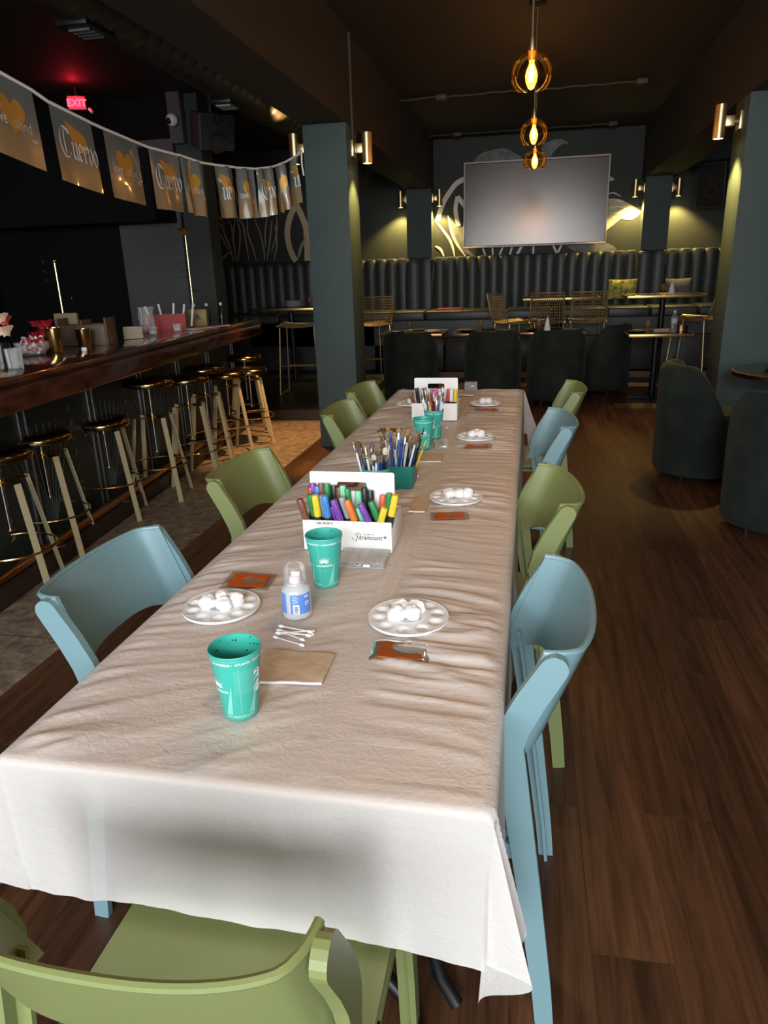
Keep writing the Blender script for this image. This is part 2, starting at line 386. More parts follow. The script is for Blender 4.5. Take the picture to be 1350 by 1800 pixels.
b = MB(); b.box((-4.85, 7.3, 2.35), (2.3, .46, .66)); struct(b.build('trim_soffit', M['wall_black']))
# pillars, pilasters, beams
sbox('wall_pillar_left', (-1.79, 5.95, 0), (-1.44, 6.32, 2.56), M['pillar'], .006)
sbox('wall_pillar_right', (1.44, 5.95, 0), (1.86, 6.32, 2.56), M['pillar'], .006)
sbox('wall_pilaster_left', (-1.80, 10.93, 1.6), (-1.44, 11.2, 2.56), M['pillar'])
sbox('wall_pilaster_right', (1.46, 10.93, 1.6), (1.80, 11.2, 2.56), M['pillar'])
sbox('ceiling_beam_left', (-1.79, -3.0, 2.56), (-1.44, 11.2, 3.22), M['ceiling'])
sbox('ceiling_beam_right', (1.44, -3.0, 2.56), (1.86, 11.2, 3.22), M['ceiling'])
b = MB(); b.box((.5, 10.21, .04), (4.7, .02, .08)); struct(b.build('baseboard_back', mat('tan_baseboard', (.20, .12, .07), .6)))

# painted mural on the back wall (children of the wall)
M1 = [
('f', 0, [(-0.88, 2.9), (-0.76, 3.0), (-0.58, 3.04), (-0.44, 3.05), (-0.31, 2.99), (-0.21, 2.89)]) ,
('f', 0, [(0.1, 2.9), (0.07, 3.02), (0.17, 3.1), (0.28, 3.12), (0.36, 3.11), (0.43, 3.06), (0.34, 3.05), (0.24, 2.96), (0.19, 2.89)]) ,
('s', 0.07, [(-0.98, 2.69), (-1.11, 2.63), (-1.23, 2.49), (-1.3, 2.38), (-1.35, 2.26), (-1.38, 2.15)]) ,
('s', 0.04, [(-1.42, 2.16), (-1.31, 2.02), (-1.21, 1.89), (-1.16, 1.77), (-1.13, 1.64)]) ,
('s', 0.04, [(-1.23, 2.21), (-1.18, 1.99), (-1.1, 1.82), (-0.97, 1.64)]) ,
('f', 0, [(-1.23, 2.21), (-1.1, 2.08), (-0.95, 2.0), (-0.95, 1.76), (-0.82, 1.63), (-1.0, 1.71), (-1.14, 1.92)]) ,
('s', 0.06, [(-1.09, 2.46), (-1.12, 2.3), (-1.1, 2.16), (-1.07, 2.06)]) ,
('s', 0.06, [(-1.09, 2.46), (-0.98, 2.32)]) ,
('s', 0.04, [(-1.42, 1.8), (-1.34, 1.75), (-1.29, 1.65)]) ,
('w', 0, [(0.97, 2.33), (1.14, 2.32), (1.28, 2.26), (1.41, 2.18), (1.46, 2.14), (1.4, 2.07), (1.3, 2.04), (1.2, 2.06), (1.08, 1.97), (0.97, 1.93)]) ,
('w', 0, [(1.0, 2.63), (1.08, 2.57), (0.99, 2.56)]) ,
('s', 0.02, [(0.98, 2.2), (1.17, 2.22), (1.36, 2.14)]) ,
('s', 0.02, [(0.99, 2.09), (1.15, 2.14), (1.32, 2.1)]) ,
('s', 0.015, [(0.98, 2.39), (1.08, 2.4), (1.18, 2.35)]) ,
('s', 0.03, [(-0.73, 1.78), (-0.68, 1.64)]) ,
('s', 0.03, [(-0.58, 1.77), (-0.57, 1.64)]) ,
('s', 0.03, [(-0.42, 1.77), (-0.48, 1.63)]) ,
('s', 0.03, [(-0.29, 1.76), (-0.33, 1.63)]) ,
('s', 0.04, [(-0.15, 1.76), (-0.23, 1.63)]) ,
('s', 0.03, [(0.01, 1.76), (0.01, 1.63)]) ,
('s', 0.03, [(0.28, 1.76), (0.35, 1.63)]) ,
('s', 0.03, [(0.41, 1.76), (0.35, 1.63)]) ,
('d', 0, [(0.47, 1.73), (0.67, 1.64), (1.16, 1.64), (0.98, 1.76)]) ,
]

M2 = [
('o', 0.07, [(-4.99, 3.09), (-4.9, 2.93), (-4.86, 2.77), (-4.86, 2.57), (-4.84, 2.48), (-4.86, 2.27)]) ,
('g', 0.03, [(-5.08, 2.05), (-5.0, 2.09), (-4.92, 2.19), (-4.84, 2.25), (-4.77, 2.22), (-4.72, 2.07), (-4.67, 1.94), (-4.64, 1.8), (-4.62, 1.7)]) ,
('g', 0.03, [(-5.08, 2.05), (-5.04, 1.98), (-4.97, 1.93), (-4.91, 1.93), (-4.87, 1.84), (-4.82, 1.75), (-4.74, 1.78), (-4.7, 1.82), (-4.64, 1.8)]) ,
('g', 0.03, [(-4.98, 2.02), (-4.89, 2.05), (-4.81, 2.08), (-4.76, 2.02), (-4.73, 1.95), (-4.67, 1.84)]) ,
('g', 0.02, [(-4.99, 2.19), (-4.93, 2.31), (-4.83, 2.37), (-4.76, 2.3), (-4.7, 2.15)]) ,
('g', 0.025, [(-4.65, 2.31), (-4.6, 2.18), (-4.59, 1.96), (-4.57, 1.7)]) ,
('g', 0.025, [(-4.53, 2.31), (-4.58, 2.1), (-4.6, 1.93)]) ,
('g', 0.025, [(-4.51, 2.32), (-4.41, 2.22), (-4.39, 2.02), (-4.36, 1.69)]) ,
('g', 0.025, [(-4.5, 2.29), (-4.47, 2.09), (-4.54, 1.7)]) ,
('g', 0.025, [(-4.33, 2.3), (-4.34, 2.09), (-4.28, 1.88), (-4.24, 1.69)]) ,
('g', 0.025, [(-4.21, 2.28), (-4.14, 2.08), (-4.1, 1.81), (-4.11, 1.69)]) ,
('g', 0.025, [(-4.01, 2.31), (-4.06, 2.08), (-4.07, 1.87)]) ,
('g', 0.025, [(-3.85, 2.31), (-3.88, 2.07), (-3.98, 1.8)]) ,
('g', 0.025, [(-3.93, 2.27), (-4.0, 1.94), (-4.07, 1.68)]) ,
('g', 0.025, [(-3.89, 2.2), (-3.88, 1.93), (-3.95, 1.68)]) ,
('g', 0.025, [(-4.52, 2.92), (-4.41, 2.75), (-4.37, 2.46), (-4.33, 2.3)]) ,
('g', 0.025, [(-4.52, 2.79), (-4.46, 2.56), (-4.39, 2.3)]) ,
('t', 0.09, [(-3.53, 2.47), (-3.64, 2.3), (-3.7, 2.09), (-3.69, 1.9), (-3.64, 1.74), (-3.59, 1.66)]) ,
('t', 0.09, [(-3.53, 2.47), (-3.45, 2.29), (-3.4, 2.13), (-3.4, 2.02), (-3.4, 1.85), (-3.41, 1.66)]) ,
('g', 0.05, [(-3.41, 2.0), (-3.5, 1.85), (-3.55, 1.71)]) ,
]

wb = bpy.data.objects['wall_back']
def mural(name, kinds, src, m, y0):
    b = MB(); y = y0
    for k, w, l in src:
        if k not in kinds: continue
        y -= .0004
        if w == 0:
            pts = smooth_line(list(l)+[l[0]], 5)[:-1]
            b.add([(p.x, y, p.y) for p in pts], [tuple(range(len(pts)))], 0)
        else: b.ribbon(l, w, pos=y, taper=(w < .06))
    return struct(b.build(name, m, wb))
mural('mural_shaded_leaf', 'fd', M1, M['mural_grey'], 11.198)
mural('mural_leaf', 'w', M1, M['mural_leaf'], 11.195)
mural('mural_stroke', 's', M1, M['mural_pale'], 11.192)
mural('mural_orange_arc', 'o', M2, M['mural_orange'], 11.197)
mural('mural_gold_line', 'g', M2, M['mural_gold'], 11.196)
mural('mural_tan_loop', 't', M2, M['mural_tan'], 11.194)

# ------------------------------------------------------------------ ceiling services
def conduit(y, x0, x1, boxes, lab):
    t = thing('ceiling_conduit', lab, 'conduit', (0, y, 3.2), 0, 'conduits across the ceiling')
    b = MB(); pts = [(x0+(x1-x0)*k/30, 0, .012*noise.noise((k*.6, y, 0))-.004) for k in range(31)]
    b.tube(pts, .010, 6); b.build('pipe', M['ceiling_grey'], t)
    for bx in boxes: q = MB(); q.box((bx, 0, -.01), (.11, .11, .05), .006); q.build('junction_box', M['ceiling_grey'], t)
M['ceiling_grey'] = mat('grey_painted_conduit', (.055, .046, .036), .6)
conduit(8.5, -1.44, 1.05, [-1.0, 1.02], 'thin conduit crossing the dark ceiling nearer the camera with two junction boxes')
conduit(10.75, -1.44, 1.0, [-1.05, .97], 'thin conduit crossing the dark ceiling close to the mural wall')
t = thing('wall_conduit', 'thin grey conduit running down the beam to the sconce on left pillar', 'conduit', (-1.428, 6.11, 0))
b = MB(); b.tube([(0, 0, 3.19), (0, .01, 3.0), (0, 0, 2.7), (0, .0, 2.52), (.0, .01, 2.44)], .012, 6); b.build('pipe', M['ceiling_grey'], t)

# spiral duct over the bar aisle
t = thing('spiral_duct', 'long black spiral air duct hung below the ceiling above the bar aisle', 'duct', (-2.12, 0, 2.78))
n = 40; P = []
y = 1.0
while y < 7.3:
    for dy, dr in ((0, 0), (.010, .007), (.020, .007), (.030, 0), (.11, 0)):
        P.append([(.165*(1+dr*2.2)*math.cos(2*PI*k/n), y+dy+.05*k/n, .165*(1+dr*2.2)*math.sin(2*PI*k/n)) for k in range(n)])
    y += .14
M['duct'] = mat('black_duct_metal', (.05, .042, .035), .42, .6)
b = MB(); b.grid(P, wrap=True); b.build('duct_pipe', M['duct'], t)
for yy in (3.65, 5.35):
    g = MB(); 
    g.box((-.03, yy, -.165), (.16, .26, .03), .004); gp = g.build('register', M['black_metal'], t)
    s = MB()
    for k in range(4): s.box((-.03, yy-.06+.04*k, -.184), (.11, .014, .01))
    s.build('slat', M['steel'], gp)
for yy in (2.2, 4.6, 6.6):
    h = MB(); h.rod((0, yy, .16), (0, yy, .44), .006); h.build('hanger', M['black_metal'], t)

# exit sign hung from the ceiling over the bar
t = thing('exit_sign', 'small glowing red exit sign under the ceiling above the bar', 'exit sign', (-4.27, 6.9, 3.06), .45); t.scale = (.8, .8, .8)
b = MB(); b.box((0, 0, 0), (.22, .05, .16), .006); b.build('housing', M['black_metal'], t)
b = MB(); b.box((0, -.028, 0), (.19, .006, .13)); fp = b.build('face_panel', mat('dark_red_panel', (.35, .01, .015), .4, emit=(1, .02, .04, 1.2)), t)
b = MB(); vs, fs = text2d('EXIT', .105, 0, .004); b.add([(x, -.0335, y-.037) for x, y in vs], fs); b.build('lettering', M['exit_red'], fp)
b = MB(); b.rod((0, 0, .08), (0, 0, .195), .012); b.build('stem', M['black_metal'], t)
b = MB()
b.tube([(.13, -.02, -.06), (.16, -.04, -.10)], .02); b.build('lamp_head', M['white_pl'], t)
lamp('exit_glow', 'POINT', (-4.22, 6.80, 3.14), 1.2, (1, .02, .05), .02)

# security camera
t = thing('security_camera', 'small white dome camera on a dark bracket above the bar', 'camera', (-3.565, 7.4, 2.96))
b = MB(); b.box((0, .1, .05), (.14, .08, .5)); b.build('bracket', M['wall_grey'], t)
b = MB(); b.ball((0, 0, 0), .06, 16); b.build('dome', M['white_pl'], t)
b = MB(); b.ball((-.012, -.038, -.012), .032, 14); b.build('lens', M['black_metal'], t)

def speaker(name, lab, loc, rz, tilt, d=(.3, .28, .42), hang=None):
    t = thing(name, lab, 'speaker', loc, rz); X = RX(tilt)
    b = MB(); b.box((0, 0, 0), d, .012, xf=X); b.build('cabinet', M['spk'], t)
    b = MB(); b.box((0, -d[1]/2-.004, 0), (d[0]*.9, .01, d[2]*.92), .003, xf=X); g = b.build('grille', M['spk_grille'], t)
    b = MB()
    for z, r in ((-.08, .095), (.11, .045)):
        b.lathe([(r, 0), (r, .006), (r*.85, .008), (r*.3, -.004), (0, 0)], 24, xf=X @ T(0, -d[1]/2-.008, z) @ RX(PI/2))
    b.build('cone', M['black_metal'], t)
    b = MB(); b.rod((0, 0, d[2]/2-.02), (0, hang[0], d[2]/2+hang[1]), .02); b.build('bracket', M['black_metal'], t)
    return t
M['spk'] = mat('dark_grey_speaker_case', (.035, .036, .037), .6); M['spk_grille'] = mat('speaker_grille', (.014, .013, .012), .8, bump=(200, .4))
speaker('wall_speaker', 'dark grey loudspeaker hung from ceiling over the far end of the bar', (-2.98, 7.0, 2.76), .75, .25, (.34, .26, .30), (0, .3))
speaker('wall_speaker', 'black loudspeaker tilted down on the back wall beside the right brass sconces', (2.3, 10.85, 2.42), -.45, .2, (.36, .3, .55), (.25, .02))
speaker('wall_speaker', 'black loudspeaker tucked under the left beam beside the left brass sconces', (-2.28, 9.6, 2.62), .5, .2, (.32, .28, .3), (0, .42))

# ------------------------------------------------------------------ pendants
def pendant(x, y, z, lab, power=20):
    t = thing('pendant_lamp', lab, 'pendant lamp', (x, y, z), 0, 'amber globe pendants over the dining room')
    r = .105
    prof = [(r*math.sin(a), r*math.cos(a)) for a in [.16+(2.22-.16)*k/18 for k in range(19)]]
    b = MB(); b.lathe(prof, 36); b.build('globe', M['amber'], t)
    b = MB(); b.lathe([(0, .17), (.012, .17), (.018, .15), (.020, .10), (.016, .06), (0, .06)], 16); b.build('socket', M['brass_brushed'], t)
    b = MB(); b.lathe([(0, -.070), (.014, -.062), (.027, -.035), (.031, -.006), (.024, .022), (.014, .045), (.012, .06)], 16); bb = b.build('bulb', M['bulb_glass'], t)
    b = MB()
    for k in range(5):
        a = 2*PI*k/5; b.rod((.006*math.cos(a), .006*math.sin(a), .042), (.011*math.cos(a+.5), .011*math.sin(a+.5), -.034), .0024, 6)
    b.build('filament', M['bulb'], bb)
    b = MB(); b.rod((0, 0, .17), (0, 0, 3.20-z), .006); b.build('rod', M['brass_brushed'], t)
    b = MB(); b.lathe([(0, 3.22-z), (.06, 3.22-z), (.06, 3.20-z), (.02, 3.18-z), (0, 3.18-z)], 20); b.build('ceiling_rose', M['black_metal'], t)
    lamp('pendant_light', 'POINT', (x, y, z-.005), power, WARM, .02)
pendant(-.035, 4.15, 2.375, 'nearest and largest looking amber glass globe pendant hanging over the long table')
pendant(-.02, 5.95, 2.385, 'middle amber glass globe pendant hanging in the row before the screen')
pendant(-.008, 7.40, 2.39, 'farthest amber glass globe pendant hanging just in front of the screen edge')
pendant(-.05, 2.35, 2.37, 'amber globe pendant at the top of the photo above the long table', 34)
pendant(-.06, .55, 2.37, 'added amber globe pendant, unseen overhead, warming the near table end', 32)  # unseen extra pendant, added to throw warm light on the near table top

# ------------------------------------------------------------------ sconces
def sconce(loc, side, lab, wall_off, power, spot=None, aim=None, col=None):
    t = thing('wall_sconce', lab, 'wall sconce', loc, 0, 'brass cylinder sconces')
    b = MB(); b.lathe([(.034, .11), (.040, .11), (.040, -.11), (.034, -.11), (.034, -.08), (.034, .10)], 24); b.lathe([(0, .09), (.036, .09)], 24); b.build('cylinder_shade', M['brass_brushed'], t)
    b = MB(); b.lathe([(0, -.100), (.034, -.100)], 24); b.build('lamp_disc', M['lamp_glow'], t)
    b = MB(); b.box((-side*.065, 0, 0), (.06, .05, .07), .004); b.build('arm', M['brass_brushed'], t)
    b = MB(); b.box((-side*(wall_off-.012), 0, 0), (.024, .10, .12), .003); b.build('wall_plate', M['brass_brushed'], t)
    if wall_off > .1:
        b = MB(); b.rod((-side*.09, 0, 0), (-side*(wall_off-.02), 0, 0), .018); b.build('stem', M['brass_brushed'], t)
    lamp('sconce_light', 'SPOT', (loc[0], loc[1], loc[2]-.118), power, col or YEL, .03, spot=spot or R90, blend=.5, aim=aim or (loc[0]-side*.0, loc[1], 0))
R90 = math.radians(92); R115 = math.radians(118)
lamp('sconce_light', 'SPOT', (-1.915, 6.12, 2.54), 15, (1, .6, .22), .02, spot=math.radians(110), blend=.5, aim=(-1.95, 6.0, 3.2))
sconce((-1.315, 6.12, 2.395), 1, 'brass cylinder sconce on the right face of the left green pillar', .125, 30)
sconce((1.295, 6.12, 2.41), -1, 'brass cylinder sconce shining down the left face of the right pillar', .145, 65)
sconce((-1.915, 6.12, 2.42), -1, 'brass cylinder sconce behind the bunting knot on the left pillar', .125, 230, math.radians(60), col=(1, .52, .17))
sconce((-1.90, 11.03, 2.445), -1, 'brass sconce on the left side of the pilaster left of the screen', .095, 55, R115)
sconce((-1.335, 11.03, 2.44), 1, 'brass sconce between the left pilaster and the screen', .11, 55, R115)
sconce((1.345, 11.03, 2.432), -1, 'brass sconce between the screen and the right pilaster', .125, 55, R115)
sconce((1.905, 11.03, 2.418), 1, 'brass sconce on the right side of the pilaster right of the screen', .095, 55, R115)

# ------------------------------------------------------------------ screen
t = thing('wall_screen', 'large grey wide screen with thin pale frame on the mural wall', 'screen', (.005, 11.1, 2.315))
b = MB(); b.box((0, .02, 0), (2.0, .05, 1.13), .004); b.build('body', M['black_metal'], t)
b = MB(); b.box((0, -.012, 0), (1.95, .012, 1.08)); b.build('screen_panel', M['tv'], t)
b = MB()
for z in (-.5575, .5575): b.box((0, -.012, z), (2.0, .03, .022), .003)
for x in (-.9875, .9875): b.box((x, -.012, 0), (.022, .03, 1.11), .003)
b.build('frame', M['tv_frame'], t)
for x in (-.5, .5):
    q = MB(); q.box((x, .07, 0), (.08, .06, .5)); q.build('wall_bracket', M['black_metal'], t)

# ------------------------------------------------------------------ banquette along the back wall
t = thing('banquette', 'long dark green channel-tufted leather banquette along the back wall', 'banquette', (0, 0, 0))
def channels(x0, x1, zb, zt, yb, bulge, w=.163):
    n = round((x1-x0)/w); w = (x1-x0)/n; P = []
    zs = [(zb, 0)]+[(zb+(zt-zb)*k, 1) for k in (.02, .3, .6, .85, .95)]+[(zt+.02, .8), (zt+.035, .3), (zt+.03, -1.2)]
    for z, s in zs:
        row = []
        for i in range(n):
            for k in range(6):
                a = k/6*PI; q = abs(math.sin(a))**.6
                zz = z - (.012*(1-q) if z > zt else 0)
                row.append((x0+w*(i+k/6), yb-(.03+bulge*q)*s if s > 0 else yb+.1, zz))
        P.append(row)
    b = MB(); b.grid(P); return b
channels(-5.2, -1.82, .9, 1.61, 11.06, .03).build('backrest', M['leather'], t)
channels(-1.82, -1.42, .9, 1.60, 10.94, .03).build('backrest', M['leather'], t)
channels(-1.42, 1.44, .9, 1.61, 11.06, .03).build('backrest', M['leather'], t)
channels(1.44, 1.82, .9, 1.60, 10.94, .03).build('backrest', M['leather'], t)
channels(1.82, 3.0, .9, 1.61, 11.06, .03).build('backrest', M['leather'], t)
b = MB(); b.box((-5.28, 10.82, .95), (.18, .7, 1.36), .05, seg=3); b.build('end_panel', M['leather'], t)
sx = [-5.2, -4.4, -3.6, -2.85, -1.95, -1.45, -.35, .3, 1.0, 1.55, 2.15, 3.0]
for a, c in zip(sx[:-1], sx[1:]):
    b = MB(); b.box(((a+c)/2, 10.58, .855), (c-a-.012, .72, .13), .03, seg=3); b.build('seat_cushion', M['leather'], t)
b = MB(); b.box((-.55, 10.62, .62), (7.1, .66, .34)); b.box((-3.7, 10.62, .45), (3.0, .66, .68)); b.build('base', M['leather'], t)
xx = -1.9
while xx < 2.9:
    b = MB(); b.box((xx+.36, 10.27, .33), (.70, .06, .46), .02); b.build('base_panel', M['leather'], t); xx += .72
# ------------------------------------------------------------------ bar
BAR = T(-2.62, 6.9, 0) @ RZ(.0926)
bar = thing('bar_counter', 'long dark red-brown wooden bar counter with overhanging glossy top', 'bar counter', (-2.62, 6.9, 0), .0926)
b = MB(); b.box((-.38, -3.3, 1.04), (.76, 6.6, .06), .012); b.box((-.035, -3.3, .985), (.07, 6.6, .15), .018); b.box((-.38, -.035, .985), (.76, .07, .15), .018)
b.build('countertop', M['bar_wood'], bar)
b = MB(); b.box((-.52, -3.3, .50), (.40, 6.3, .98)); b.build('front_panel', mat('bar_front_paint', (.018, .026, .024), .45), bar)
b = MB(); b.box((-.30, -3.3, .05), (.26, 6.4, .10), .01); b.build('plinth', mat('dark_plinth', (.022, .013, .009), .5), bar)
b = MB(); b.tube([(-.21, -6.5, .125), (-.21, -.35, .125), (-.215, -.30, .125), (-.24, -.27, .125), (-.31, -.26, .125)], .026, 12); rail = b.build('foot_rail', M['copper'], bar)
for k in range(8):
    q = MB(); y = -.5-.8*k; q.rod((-.21, y, .098), (-.21, y, .12), .011); q.lathe([(.035, 0), (.035, .006), (0, .006)], 16, (-.21, y, .098)); q.build('bracket', M['steel'], bar)
b = MB(); 
for k in range(9):
    y0 = -.35-.72*k
    for i in range(11):
        a = -.62+1.24*i/10
        p = [(-.318, y0-.3+.55*math.sin(a)*s*(1-.25*s*abs(math.sin(a))), .12+.62*math.cos(a)*s) for s in (.1, .4, .7, 1.0)]
        b.tube(p, .004, 4)
    for j in range(7):
        z = .2+.09*j; b.add([(-.316, y0+.05, z+.05), (-.316, y0+.015, z), (-.306, y0+.05, z+.015), (-.316, y0+.085, z)], [(0, 1, 2), (0, 2, 3)])
b.build('carved_fan_pattern', mat('fan_relief_paint', (.045, .06, .052), .4), bar)
for k in range(9):
    y0 = -.06-.72*k
    q = MB()
    for dy in (-.03, .03): q.box((-.312, y0+dy, .52), (.016, .014, .84), .003)
    q.build('trim_strip', M['steel_dark'] if 'steel_dark' in M else M.setdefault('steel_dark', mat('dull_steel', (.20, .19, .18), .4, .8)), bar)

def B(x, y, z=1.07): v = BAR @ Vector((x, y, z)); return (v.x, v.y, v.z)

# ------------------------------------------------------------------ bar stools
def make_stool(label, loc, seat_z, rz):
    t = thing('bar_stool', label, 'bar stool', (loc[0], loc[1], 0), rz, 'brass bar stools along the bar')
    b = MB(); b.lathe([(0, .028), (.10, .030), (.145, .026), (.165, .010), (.170, -.008), (.162, -.024), (.14, -.030), (0, -.030)], 36, (0, 0, seat_z-.03)); b.build('seat', M['dark_brass'], t)
    b = MB(); b.rod((0, 0, .33), (0, 0, seat_z-.055), .009, 10); b.lathe([(.022, 0), (.022, .006), (0, .006)], 14, (0, 0, .325)); b.lathe([(0, 0), (.05, 0), (.05, .008), (0, .01)], 20, (0, 0, seat_z-.068)); b.build('threaded_post', M['steel_warm'], t)
    b = MB(); b.bar((-.135, 0, .575), (.135, 0, .575), .03, .006, (0, 1, 0)); b.bar((0, -.135, .569), (0, .135, .569), .03, .006, (1, 0, 0)); b.lathe([(0, -.02), (.018, -.02), (.018, .02), (0, .02)], 14, (0, 0, .572)); b.build('cross_brace', M['brass'], t)
    for k in range(4):
        a = k*PI/2; c, s = math.cos(a), math.sin(a); q = MB()
        q.bar((.135*c, .135*s, .575), (.235*c, .235*s, .0), .032, .007, (-s, c, 0)); q.build('leg', M['brass_leg'], t)
    b = MB(); b.tube([(.195*math.cos(2*PI*k/40), .195*math.sin(2*PI*k/40), .24) for k in range(40)], .007, 8, closed=True); b.build('foot_ring', M['brass'], t)
    return t
M['brass_leg'] = mat('pale_brass_leg', (.74, .64, .38), .45, .45)
M['steel_warm'] = mat('warm_steel', (.55, .48, .40), .25, 1.0)
SL = ['bar stool cut off by the left photo edge', 'low brass bar stool nearest the camera that is fully in view', 'low brass bar stool second from the left edge, beside the tall-seated one', 'tall-seated brass bar stool, the first raised one along the bar', 'brass bar stool with raised seat just beyond the tall-seated one', 'brass bar stool with a high seat behind the middle of the row', 'low brass bar stool in front of the farthest pair', 'brass bar stool second from the far end of the bar', 'brass bar stool at the far end of the bar, farthest from the camera']
for l, p in zip(SL, [(-2.45, 2.83, .735, -.35), (-2.60, 3.35, .70, -.45), (-2.62, 3.98, .65, -.4), (-2.52, 4.42, .835, -.55), (-2.46, 4.85, .795, -.4), (-2.53, 5.30, .81, -.4), (-2.54, 5.75, .705, -.35), (-2.49, 6.15, .68, -.4), (-2.69, 6.55, .755, -.3)]):
    make_stool(l, p[:2], p[2], p[3])

# ------------------------------------------------------------------ things on the bar
def stand(loc, h, lab, leaf):
    t = thing('brass_stand', lab, 'stand', loc)
    b = MB(); b.rod((0, 0, .01), (0, 0, h), .007, 8); b.lathe([(.05, 0), (.05, .006), (.012, .014), (0, .014)], 24); b.build('pole', M['brass_brushed'], t)
    for k, z in enumerate((.28, .40, .46, .52)):
        q = MB(); s = 1 if k == 0 else -1; q.tube([(0, 0, z), (s*.05, 0, z+.004), (s*.085, 0, z), (s*.085, 0, z+.015)], .0025, 6); q.build('hook', M['brass'], t)
    if leaf:
        for k in range(6):
            a = 2*PI*k/6; P = []
            for i in range(6):
                u = i/5; w = .026*math.sin(PI*min(1, u*.9+.08)); r = .01+.075*u; z = h+.01+.05*math.sin(u*2.4)
                P.append([(r*math.cos(a)-w*j*math.sin(a), r*math.sin(a)+w*j*math.cos(a), z-.012*abs(j)) for j in (-1, 0, 1)])
            q = MB(); q.thick(P, .003); q.build('leaf', M['brass_leaf'], t)
        q = MB(); q.ball((0, 0, h+.055), .018); q.build('finial', M['brass'], t)
    else:
        q = MB(); q.ball((0, 0, h+.01), .014); q.build('finial', M['brass'], t)
M['brass_leaf'] = mat('worn_gold_leaf', (.30, .20, .06), .45, .7)
stand((-3.0, 6.23, 1.07), .75, 'tall thin brass stand topped by gold leaves near the far bar end', True)
stand((-3.16, 4.55, 1.07), .52, 'thin brass rod stand rising behind the wooden caddy on the bar', False)

def simple(name, lab, cat, mb, m, loc, rz=0, group=None):
    o = mb.build(name, m, None, loc, rz); return tag(o, lab, cat, group)
# glass bowl of sweets
bl = (-2.78, 3.67, 1.07)
t = thing('candy_bowl', 'clear glass bowl heaped with red and white wrapped sweets', 'bowl', bl)
b = MB(); b.lathe([(0, 0), (.05, .0), (.085, .03), (.098, .075), (.093, .075), (.08, .033), (.048, .006), (0, .006)], 32); b.build('glass_body', M['glass'], t)
M['candy_r'] = mat('red_wrapper', (.55, .03, .04), .3); M['candy_w'] = mat('white_wrapper', (.8, .74, .72), .35)
for k in range(46):
    a = k*2.4; lay = k/46; r = .072*math.sqrt(((k*7) % 23+1)/23)*(1.0-.45*max(0, lay-.55)); z = bl[2]+.02+.075*lay
    if k == 0:
        q = MB(); q.rod((-.011, 0, 0), (.011, 0, 0), .009, 8)
        for s in (-1, 1): q.lathe([(.004, 0), (.011, .010)], 8, xf=T(s*.011, 0, 0) @ RY(s*PI/2), m=1)
        cd0 = q.build('wrapped_candy', [M['candy_r'], M['candy_w']]); cd = cd0
    else: cd = cd0.copy(); COL.objects.link(cd)
    cd.location = (bl[0]+r*math.cos(a), bl[1]+r*math.sin(a), z); cd.rotation_euler = (R.uniform(-1, 1), R.uniform(-1, 1), R.uniform(0, 6))
    tag(cd, 'red and white wrapped sweet heaped in the clear glass bowl on the bar', 'candy', 'sweets in the glass bowl')
# flowers
def rose(t, c, r, m):
    q = MB()
    for k in range(14):
        a = k*2.39; rr = r*(.25+.75*k/14); P = []
        for i in range(4):
            u = i/3; zz = c[2]+rr*.9*u+r*.3*(1-k/14); ro = rr*(.55+.5*u*u)
            P.append([(c[0]+ro*math.cos(a+j*.5), c[1]+ro*math.sin(a+j*.5), zz-.12*r*abs(j)) for j in (-1.2, -.6, 0, .6, 1.2)])
        q.thick(P, .0012)
    return q.build('flower', m, t)
t = thing('flower_vase', 'vase of cream and red flowers at the left edge of the bar', 'flowers', (-2.72, 3.34, 1.07))
b = MB(); b.lathe([(0, 0), (.045, 0), (.05, .06), (.045, .10), (.041, .10), (.045, .06), (0, .01)], 24); b.build('vase', M['black_table'], t)
MC = mat('cream_petal', (.75, .55, .38), .7); MR = mat('deep_red_petal', (.35, .008, .02), .6); MP = mat('coral_petal', (.7, .10, .07), .6)
for c, r, m in [((-.04, 0, .12), .06, MC), ((.05, -.02, .14), .06, MC), ((.0, .05, .19), .055, MP), ((-.06, .03, .21), .05, MC), ((.03, .0, .21), .05, MC)]: rose(t, c, r, m)
t = thing('flower_vase', 'bunch of deep red flowers beside the cream ones on the bar', 'flowers', (-2.83, 3.83, 1.07))
b = MB(); b.lathe([(0, 0), (.035, 0), (.035, .09), (.031, .09), (.031, .01), (0, .01)], 20); b.build('vase', M['black_table'], t)
for c, r in [((-.03, 0, .08), .05), ((.035, -.01, .09), .05), ((.0, .03, .13), .05), ((-.04, .02, .15), .04), ((.04, .01, .15), .045)]: rose(t, c, r, MR)
# bar tools
def shaker(loc, h, lab):
    t = thing('brass_shaker', lab, 'shaker', loc)
    q = MB(); q.lathe([(0, 0), (.032, 0), (.036, .01), (.044, h-.01), (.046, h), (.042, h), (.034, .02), (0, .02)], 28); q.build('body', M['brass'], t)
shaker((-2.71, 3.78, 1.07), .145, 'taller brass cocktail tin beside the sweet bowl on the bar'); shaker((-2.72, 4.08, 1.07), .115, 'shorter brass cocktail tin in front of the wooden caddy')
t = thing('bar_caddy', 'dark wooden compartment caddy standing on the bar', 'caddy', (-2.82, 4.28, 1.07), .1)
M['caddy_wood'] = mat('dark_caddy_wood', (.10, .06, .035), .5, var=(9, .3))
for x, n_ in ((-.16, 'side_panel'), (0, 'divider'), (.16, 'side_panel')): q = MB(); q.box((x, 0, .085), (.012, .14, .17 if n_ != 'divider' else .15), .003); q.build(n_, M['caddy_wood'], t)
for y in (-.07, .07): q = MB(); q.box((0, y, .065), (.31, .01, .13), .003); q.build('panel', M['caddy_wood'], t)
q = MB(); q.box((0, 0, .006), (.31, .13, .012)); q.build('base', M['caddy_wood'], t)
